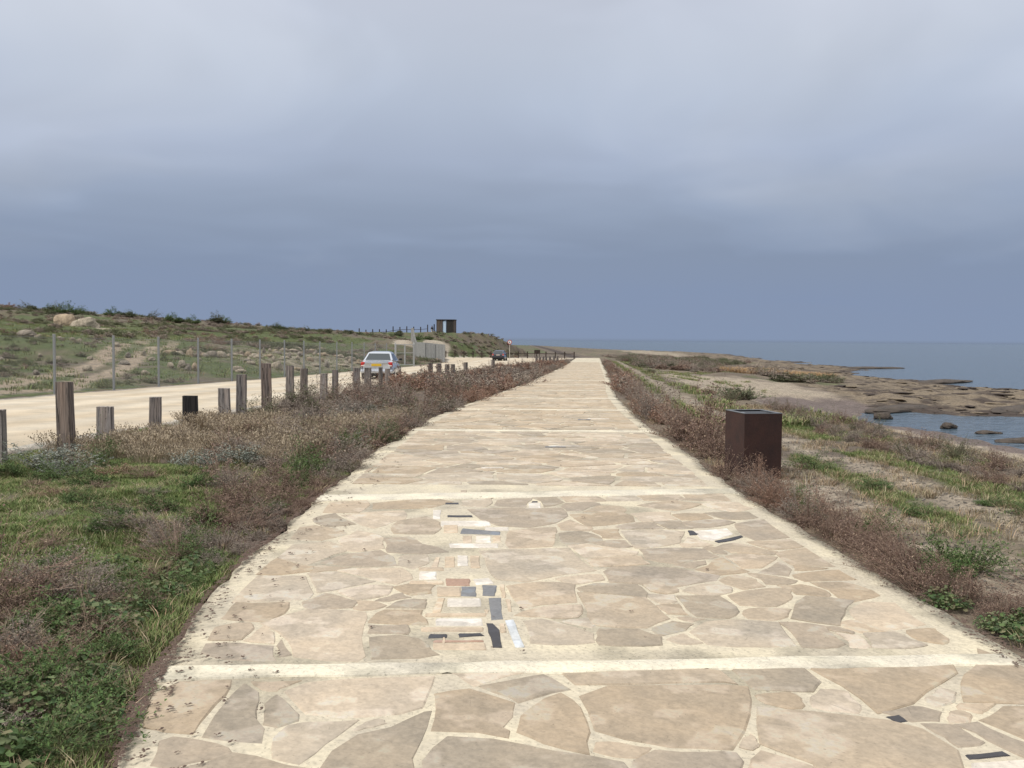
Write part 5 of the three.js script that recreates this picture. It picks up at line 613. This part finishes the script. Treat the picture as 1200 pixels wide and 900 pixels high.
// --- the row along the seaward edge of the path
{
  const L = 'brown dry shrub in the row along the seaward edge of the path', G = 'shrub row along the seaward edge', mass = [];
  for (const [x, e, q] of [[3.15, 5.75, 0.55], [3.4, 5.45, 0.5], [3.0, 5.6, 0.4], [3.55, 5.9, 0.6], [3.3, 4.8, 0.5], [3.6, 5.0, 0.5], [3.75, 5.5, 0.5]]) plant(KIT.brown, 'dry_shrub', x, e, q, L, 'shrub', G, 0.6);
  for (let d = 6.0; d < 112; d += d < 11 ? 0.26 : d < 34 ? 0.55 : 0.9) {
    if (d > 17 && fbm(d * 0.55, 9, 2, 415) > 0.62) continue;
    const near1 = d > 11.1 && d < 12.8, x = pathR(d) + (near1 ? 0.05 + 0.1 * vr() : d < 12 ? 0.18 + 0.3 * vr() : 0.3 + 0.35 * vr()), s = near1 ? 0.42 : d < 12 ? 0.66 : d < 14.5 ? 0.7 : d < 20 ? 0.95 : d < 34 ? 0.8 : d < 55 ? 0.9 : 0.75, k = fbm(d * 0.3, 2, 2, 410) > 0.5;
    if (d < 33.5) { plant(k ? KIT.brown : vr() < 0.5 ? KIT.russet : KIT.mauve, 'dry_shrub', x, d, s, L, 'shrub', G, d < 12 ? 0.85 : 1.0); } else mass.push([x, d, s, k ? 1 : vr() < 0.5 ? 2 : 0]);
  }
  massed('shrub_row', [KIT.mauve[2][1], KIT.brown[2][1], KIT.russet[2][1]], mass, ['mauve-brown part of the far shrub row by the seaward path edge', 'brown part of the far shrub row by the seaward path edge', 'russet part of the far shrub row by the seaward path edge'], 0.95);
  for (const [x, d, s] of [[2.95, 8.9, 0.8], [3.2, 8.2, 0.9], [3.45, 6.9, 1.0], [3.3, 6.75, 0.9], [2.98, 9.9, 0.7], [3.0, 6.5, 0.8], [3.0, 5.15, 1.0], [3.2, 5.0, 1.0], [2.82, 5.9, 0.7], [3.1, 5.5, 0.6], [3.5, 5.4, 0.7], [2.9, 5.4, 0.7], [2.95, 4.7, 0.9]]) plant(d < 6 ? herbs : KIT.green, d < 6 ? 'leafy_weed' : 'green_bush', x, d, s * 0.8, d < 6 ? 'leafy green weed at the seaward edge of the path' : 'small green bush under the brown shrubs at the seaward edge', d < 6 ? 'weed' : 'bush', d < 6 ? 'weeds at the seaward edge' : 'green bushes at the seaward edge');
  for (const [x, d, s] of [[5.35, 9.2, 0.9], [5.1, 9.8, 0.7], [5.6, 8.9, 0.7], [4.45, 11.1, 1.0], [4.1, 9.2, 0.8], [5.0, 7.5, 0.9], [4.2, 12.9, 0.9]]) plant(KIT.green, 'green_bush', x, d, s * 0.8, 'low green bush on the grass strip between the gravel wheel tracks', 'bush', 'bushes between the wheel tracks', 0.6);
}
// --- scrub between the wheel tracks and the shore
{
  let n = 0; const mass = [];
  for (let d = 8.2; d < 28; d += 0.42) for (const o of [0, 0.85]) { if (vr() < 0.12) continue; const x = pathR(d) + 3.25 + o + 0.5 * vr() + (d > 18 ? (d - 18) * 0.12 : 0); plant(vr() < 0.25 ? KIT.olive : vr() < 0.6 ? KIT.brown : KIT.mauve, 'dry_shrub', x, d + 0.3 * vr(), 0.45, 'brown dry shrub in the strip between outer wheel track and beach', 'shrub', 'shrub strip above the beach', 0.7); }
  for (let i = 0; i < 6500; i++) {
    const d = 8 + 200 * vr() ** 1.35, u = 3.4 + vr() * 36, x = pathR(d) + u, g = land(x, d); if (Math.abs(x / d) > 0.75 || g.s < 5 || sandy(x, d, g) > 0.15 || rockiness(x, d, g.s) > 0.2) continue;
    const k = fbm(x * 0.22, d * 0.14, 3, 420), belt = false; if (u < 5.2 && d < 30) continue; if (!belt && k < (d < 45 ? 0.56 : 0.47)) continue; if (belt && vr() < 0.2) continue;
    if (d < 31) { if (n < 22) { n++; plant(k > 0.6 ? KIT.olive : vr() < 0.55 ? KIT.mauve : KIT.brown, 'dry_shrub', x, d, belt ? 0.62 : 0.5, 'lone low shrub on the sandy ground above the beach', 'shrub', 'lone shrubs above the beach', 0.75); } } else mass.push([x, d, (0.5 + 0.6 * vr()) * (d > 70 ? 1.6 : 1), k > 0.6 ? 2 : vr() < 0.55 ? 0 : 1]);
  }
  massed('scrub', [KIT.mauve[2][2], KIT.brown[2][2], KIT.olive[2][2]], mass, ['low mauve-brown scrub covering the land above the shore', 'low dark brown scrub covering the land above the shore', 'low olive scrub covering the land above the shore'], 0.5);
  for (const [x, d, s, l] of [[8.8, 27.5, 1.2, 'orange-tan tuft of dry grass behind the litter bin'], [9.3, 21.2, 0.8, 'orange-tan grass tuft above the near shore of the pool'], [9.6, 17.9, 1.0, 'orange-tan grass tuft at the end of the brown scrub above the pool'], [10.2, 18.6, 0.8, 'tan grass tuft next to the orange one above the pool'], [8.9, 18.4, 0.7, 'small tan grass tuft between scrub and pool']]) plant(strawsFar, 'dry_grass_tuft', x, d, s, l, 'dry grass', undefined, 0.6);
  for (let i = 0; i < 46; i++) { const d = 84 + 14 * vr(), x = 20 + (d - 80) * 0.1 + 9 * vr(); plant(strawsFar, 'dry_grass_tuft', x, d, 2.0, 'tuft in the orange-tan patch of dry grass beyond the sandy beach', 'dry grass', 'orange-tan grass beyond the beach', 0.8); }
}
// --- the hill beyond the fence
{
  const list = [[-66, 127, 3.3, 'large dark domed bush on the highest point of the hill', 0.75, 1], [-69, 126, 2.4, 'reddish-brown bush beside the large domed bush on the hilltop', 0.6, 0], [-62, 124, 2.6, 'low olive bush on the slope just below the large domed bush', 0.6, 1], [-57.5, 126, 3.0, 'grey-green bush behind the pale boulders', 0.6, 1]];
  const skyline = []; for (let i = 0; i < 40; i++) { const t = 0.06 + 0.84 * i / 40 + vr() * 0.02; skyline.push([mix(RA[0], RB[0], t) + (vr() - 0.3) * 6, mix(RA[1], RB[1], t) - vr() * 9, 1.7 + 1.6 * vr() * (t < 0.4 ? 1.3 : 0.8)]); }
  for (const [x, d, s, l, q, k] of list) plant([hillBush[k ? 0 : 3]], 'hill_bush', x, d, s * 0.725, l, 'bush', undefined, q);
  for (const [x, d, s] of skyline) plant([hillBush[Math.floor(vr() * 3)]], 'hill_bush', x, d, s * 0.72, 'dark green bush along the skyline of the hill', 'bush', 'bushes along the hill skyline', 0.62);
  const spots = []; for (let i = 0; i < 12000; i++) { const d = 24 + 150 * vr(), f = 0.5 + 70 * vr() ** 1.3, x = fenceX(d) - f, g = land(x, d); if (g.f < 0.3 || x / d < -0.8 || (d < 72 && (Math.abs(rutAt(g.f, d, 0.9)) < 0.9 || Math.abs(rutAt(g.f, d, 2.9)) < 0.9))) continue; const k = fbm(x * 0.2, d * 0.14, 3, 430); if (k < 0.52 && vr() > 0.10 + 0.5 * sstep(0.6, 0.9, g.hill)) continue; if (k < 0.5 && grassiness(x, d, g) > 0.5) continue; if (d > 116 && Math.abs(x + 14.2) < 3.2) continue; spots.push([x, g.y, d, k, g.hill]); }
  for (let i = 0; i < 260; i++) { const d = 172 + 24 * vr(), x = -16 + 17 * vr(); if (Math.abs(x + 14) < 3.6 && d > 184) continue; spots.push([x, groundY(x, d), d, vr(), 1]); }
  massed('hill_scrub', [KIT.mauve[2][1], KIT.brown[2][1], KIT.olive[2][1]], spots.map(([x, , d, k], i) => [x, d, (0.35 + 0.5 * vr()) * (d > 60 ? 1.3 : 0.7), k > 0.6 ? 2 : i % 5 ? 0 : 1]), ['low mauve-brown scrub scattered over the hill', 'low dark brown scrub scattered over the hill', 'low olive scrub scattered over the hill'], 0.55);
}
// --- short grass, stuff
{
  const GR = [[0.12, 0.185, 0.048], [0.155, 0.215, 0.065], [0.10, 0.155, 0.042], [0.13, 0.195, 0.055], [0.18, 0.205, 0.075], [0.24, 0.21, 0.115]], geo = blades(500, { n: 16, R: 0.05, H: 0.045, lean: 0.9, w: 0.0022, cols: GR }), geo2 = blades(501, { n: 14, R: 0.12, H: 0.09, lean: 0.9, w: 0.006, cols: GR });
  const a = [], b = [];
  for (let i = 0; i < 150000 && a.length < 60000; i++) { const left = vr() < 0.8, d = 3 + 17 * vr(), x = left ? pathL(d) - 0.1 - 5.2 * vr() : pathR(d) + 0.1 + 4.4 * vr(), g = land(x, d); if (inRoad(x, d)) continue; if (vr() < grassiness(x, d, g) * 1.1) a.push([x, g.y, d]); }
  for (let i = 0; i < 60000 && b.length < 16000; i++) { const left = vr() < 0.5, d = 20 + 110 * vr() ** 1.4, x = left ? fenceX(d) - 0.5 - 45 * vr() : pathR(d) + 1 + 10 * vr(), g = land(x, d); if (vr() < grassiness(x, d, g)) b.push([x, g.y, d]); }
  const geo3 = blades(502, { n: 14, R: 0.06, H: 0.07, lean: 1.2, w: 0.0018, cols: [[0.34, 0.26, 0.16], [0.27, 0.2, 0.125], [0.4, 0.32, 0.21], [0.2, 0.165, 0.09]] }), e = [];
  for (let i = 0; i < 40000 && e.length < 17000; i++) { const left = vr() < 0.45, d = 3 + 25 * vr() ** 1.3, x = left ? pathL(d) - 0.1 - 5 * vr() : pathR(d) + 0.15 + 7 * vr(), g = land(x, d); if (inRoad(x, d)) continue; const k = fbm(x * 1.3, d * 1.3, 2, 520), tr = g.u > 0 && ((g.u > 0.55 && g.u < 1.25) || (g.u > 1.85 && g.u < 2.5)); if (k > (tr ? 0.6 : 0.42)) e.push([x, g.y, d]); }
  for (const [list, gg, label, big] of [[e, geo3, 'short dry tan grass on the verges and between the wheel tracks', 1], [a, geo, 'short green grass on the verges of the path', 1], [b, geo2, 'green grass on the hill and between the wheel tracks', 1.5]]) {
    const m = new THREE.InstancedMesh(gg, leafMat, list.length), q = new THREE.Matrix4(), qu = new THREE.Quaternion(); list.forEach(([x, y, d], i) => { const s = (0.6 + 0.8 * vr()) * big; q.compose(new THREE.Vector3(x, y - 0.004, -d), qu.setFromAxisAngle(new THREE.Vector3(0, 1, 0), vr() * 6.283), new THREE.Vector3(s, s, s)); m.setMatrixAt(i, q); const k = 0.75 + 0.5 * vr(); m.setColorAt(i, col(k * (0.9 + 0.25 * vr()), k, k)); });
    m.name = numbered('grass'); shade(m); scene.add(m); tag(m, label, 'grass', undefined, 'stuff');
  }
}
// --- litter of dry leaves and seed heads along the edges of the path, stuff
{
  const rnd = mulberry(31), tb = new TB(), lump = (x, z, r, c) => { const t = [x, r * 0.9, z], ring = [0, 1, 2, 3].map((k) => [x + Math.cos(k * 1.57 + r * 900) * r * (0.8 + 0.5 * rnd()), 0.001 + r * 0.25, z + Math.sin(k * 1.57 + r * 900) * r * (0.8 + 0.5 * rnd())]); for (let k = 0; k < 4; k++) tb.tri(t, ring[(k + 1) % 4], ring[k], c); };
  for (let i = 0; i < 4; i++) lump((rnd() - 0.5) * 0.022, (rnd() - 0.5) * 0.022, 0.003 + 0.005 * rnd(), pick(rnd, [[0.11, 0.072, 0.054], [0.15, 0.10, 0.075], [0.08, 0.054, 0.043]]));
  const list = []; for (let i = 0; i < 13000; i++) { const d = 2.8 + 19 * rnd() ** 1.6, n = fbm(d * 0.9, 4, 3, 510), o = (rnd() - 0.8) * 0.5 + (n - 0.5) * 0.4; if (o > -0.02 && rnd() < 0.85) continue; list.push([pathL(d) - 0.05 + o, d]); }
  for (let i = 0; i < 9000; i++) { const d = 2.9 + 9 * rnd() ** 1.3; list.push([pathL(d) - 0.02 - 0.42 * rnd() ** 1.2, d]); }
  for (let i = 0; i < 1500; i++) { const d = 4 + 18 * rnd() ** 1.4; list.push([pathR(d) + 0.05 + (rnd() - 0.45) * 0.3, d]); }
  for (let i = 0; i < 40; i++) { const d = 3 + 10 * rnd(); list.push([pathL(d) + 0.1 + 4.4 * rnd(), d]); }
  for (let i = 0; i < 260; i++) { const d = 3 + 10 * rnd(); list.push([pathL(d) + 0.05 + 0.5 * rnd() ** 2, d]); }
  const m = new THREE.InstancedMesh(tb.build(), leafMat, list.length), q = new THREE.Matrix4(), qu = new THREE.Quaternion(); list.forEach(([x, d], i) => { const on = x > edgeL(d) - 0.01 && x < edgeR(d) + 0.01, s = 0.6 + 1.1 * rnd(); q.compose(new THREE.Vector3(x, on ? along(d) + 0.013 : groundY(x, d) + 0.003, -d), qu.setFromAxisAngle(new THREE.Vector3(0, 1, 0), rnd() * 6.283), new THREE.Vector3(s, s, s)); m.setMatrixAt(i, q); });
  m.name = 'leaf_litter'; shade(m); scene.add(m); tag(m, 'dark brown litter of dry leaves along the path edges', 'litter', undefined, 'stuff');
}
// ------------------------------------------------------------------ rocks
function boulder(seed, rough = 0.35, detail = 3) {
  const g = new THREE.IcosahedronGeometry(1, detail), P = g.attributes.position; for (let i = 0; i < P.count; i++) { const x = P.getX(i), y = P.getY(i), z = P.getZ(i), n = fbm(x * 1.3 + seed * 3.1 + z * 0.7, y * 1.3 + z * 1.1 + seed, 4, seed) - 0.5, k = 1 + n * rough * 2; P.setXYZ(i, x * k, y * k, z * k); }
  const U = []; for (let i = 0; i < P.count; i++) U.push(P.getX(i) * 0.7 + P.getZ(i) * 0.4, P.getY(i) * 0.7 + P.getZ(i) * 0.5); g.setAttribute('uv', new THREE.Float32BufferAttribute(U, 2)); g.computeVertexNormals(); return g;
}
{
  const mat = (c) => std({ color: col(...c), map: T.rock, bumpMap: T.rockBump, bumpScale: 0.06, roughness: 0.95 }), pale = mat([0.56, 0.47, 0.35]), orange = mat([0.56, 0.43, 0.29]), grey = mat([0.40, 0.34, 0.27]), sea = mat([0.11, 0.085, 0.065]), shapes = [1, 2, 3, 4, 5].map((s) => boulder(s)), rnd = mulberry(55);
  const rock = (name, x, d, w, h, l, m, label, group, yy) => { const r = part(numbered(name), shapes[Math.floor(rnd() * 5)], m, scene); r.position.set(x, (yy ?? groundY(x, d)) + h * 0.25, -d); r.scale.set(w / 2, h / 2 * 1.3, l / 2); r.rotation.y = rnd() * 0.8; tag(r, label, 'rock', group); return r; };
  rock('boulder', -40.2, 83, 2.2, 1.6, 1.8, orange, 'peaked orange and cream boulder on the green slope'); rock('boulder', -38.5, 83, 2.3, 1.2, 1.6, pale, 'wide pale boulder touching the peaked orange one'); rock('boulder', -41.8, 84, 1.1, 0.5, 0.8, orange, 'small flat orange boulder beside the peaked one'); rock('boulder', -35.8, 80, 2.6, 0.45, 0.9, pale, 'long flat pale rock trailing down from the boulders');
  rock('boulder', -28.2, 53.5, 1.0, 0.5, 0.8, grey, 'rounded grey boulder in the stony grass'); rock('boulder', -19.6, 42.5, 0.48, 0.32, 0.4, pale, 'small rounded pale boulder beside the wheel ruts');
  for (let i = 0; i < 44; i++) { const d = 38 + 26 * rnd(), f = 3 + 16 * rnd(), x = fenceX(d) - f; rock('field_stone', x, d, 0.2 + 0.3 * rnd(), 0.15 + 0.16 * rnd(), 0.2 + 0.25 * rnd(), rnd() < 0.6 ? pale : grey, 'pale stone scattered in the grass beyond the chain-link fence', 'stones in the grass'); }
  for (let i = 0; i < 110; i++) { const d = 46 + 44 * rnd(), f = 0.8 + 7.5 * rnd(), x = fenceX(d) - f; rock('rubble_stone', x, d, 0.25 + 0.7 * rnd() ** 2, 0.2 + 0.35 * rnd() ** 2, 0.25 + 0.5 * rnd(), rnd() < 0.45 ? pale : rnd() < 0.5 ? orange : grey, 'rubble stone on the bank behind the chain-link fence', 'rubble on the bank'); }
  for (const [x, d, w, h, l, lab] of [[20.5, 50.8, 1.2, 0.5, 0.8, 'dark rounded rock in the pool beside the seaweed'], [21.6, 45.5, 1.1, 0.36, 0.6, 'dark square rock standing in the middle of the pool'], [22.3, 43.1, 1.5, 0.2, 0.8, 'low dark rock in the pool beside the long flat one'], [22.0, 39.6, 2.8, 0.25, 1.3, 'long flat dark rock in the pool off the shore']]) rock('pool_rock', x, d, w, h, l, sea, lab, undefined, SEA - 0.05);
  for (const [x, d, w, l, lab] of [[24.5, 57.5, 10, 2.4, 'dark layered ledge at the head of the pool'], [31, 57, 8, 2.2, 'dark ledge between pool and open sea'], [46, 98, 12, 3, 'low dark reef breaking the sea beyond the rock platform'], [58, 150, 16, 5, 'flat reef reaching out from the far rock platform'], [38, 60, 8, 3, 'dark ledge at the seaward corner of the pool']]) rock('rock_ledge', x, d, w, 0.42, l, sea, lab, undefined, SEA - 0.02);
  // slabs and lumps of the rock platform and its pitted surface, stuff
  const geo = shapes[1], geoP = geo, list = []; for (let i = 0; i < 9000 && list.length < 1500; i++) { const d = 52 + 190 * rnd() ** 1.6, x = 14 + 50 * rnd(), g = land(x, d); if (rockiness(x, d, g.s) > 0.35) list.push([x, g.y, d, g.s]); }
  const m = new THREE.InstancedMesh(boulder(9, 0.4, 1), mat([0.5, 0.5, 0.5]), list.length), q = new THREE.Matrix4(), qu = new THREE.Quaternion(); list.forEach(([x, y, d, s], i) => { const k = 0.06 + 0.42 * rnd() ** 3; q.compose(new THREE.Vector3(x, y, -d), qu.setFromAxisAngle(new THREE.Vector3(0, 1, 0), rnd() * 6.283), new THREE.Vector3(k * 1.9, k * 0.2, k)); m.setMatrixAt(i, q); m.setColorAt(i, rnd() < 0.5 + 0.4 * (1 - sstep(0, 4, s)) ? col(0.2, 0.145, 0.11) : col(0.62, 0.48, 0.32)); });
  m.name = 'rock_rubble'; shade(m); scene.add(m); tag(m, 'brown and ochre rubble over the rock platform', 'rubble', undefined, 'stuff');
  // gravel of the wheel tracks, stuff
  const gl = []; for (let i = 0; i < 9000; i++) { const d = 4 + 26 * rnd() ** 1.5, a = (rnd() < 0.5 ? 0.5 : 1.8) + 0.85 * rnd(), x = pathR(d) + a + 0.1; gl.push([x, d]); }
  const gm = new THREE.InstancedMesh(boulder(12, 0.3, 0), mat([0.68, 0.6, 0.5]), gl.length); gl.forEach(([x, d], i) => { const k = 0.005 + 0.015 * rnd() ** 3; q.compose(new THREE.Vector3(x, groundY(x, d) + k * 0.2, -d), qu.setFromAxisAngle(new THREE.Vector3(0, 1, 0), rnd() * 6.283), new THREE.Vector3(k * 1.2, k * 0.7, k)); gm.setMatrixAt(i, q); const b = 0.6 + 0.7 * rnd(); gm.setColorAt(i, col(b, b, b)); });
  gm.name = 'gravel'; shade(gm); scene.add(gm); tag(gm, 'loose gravel on the two wheel tracks', 'gravel', undefined, 'stuff');
}
renderer.render(scene, camera);
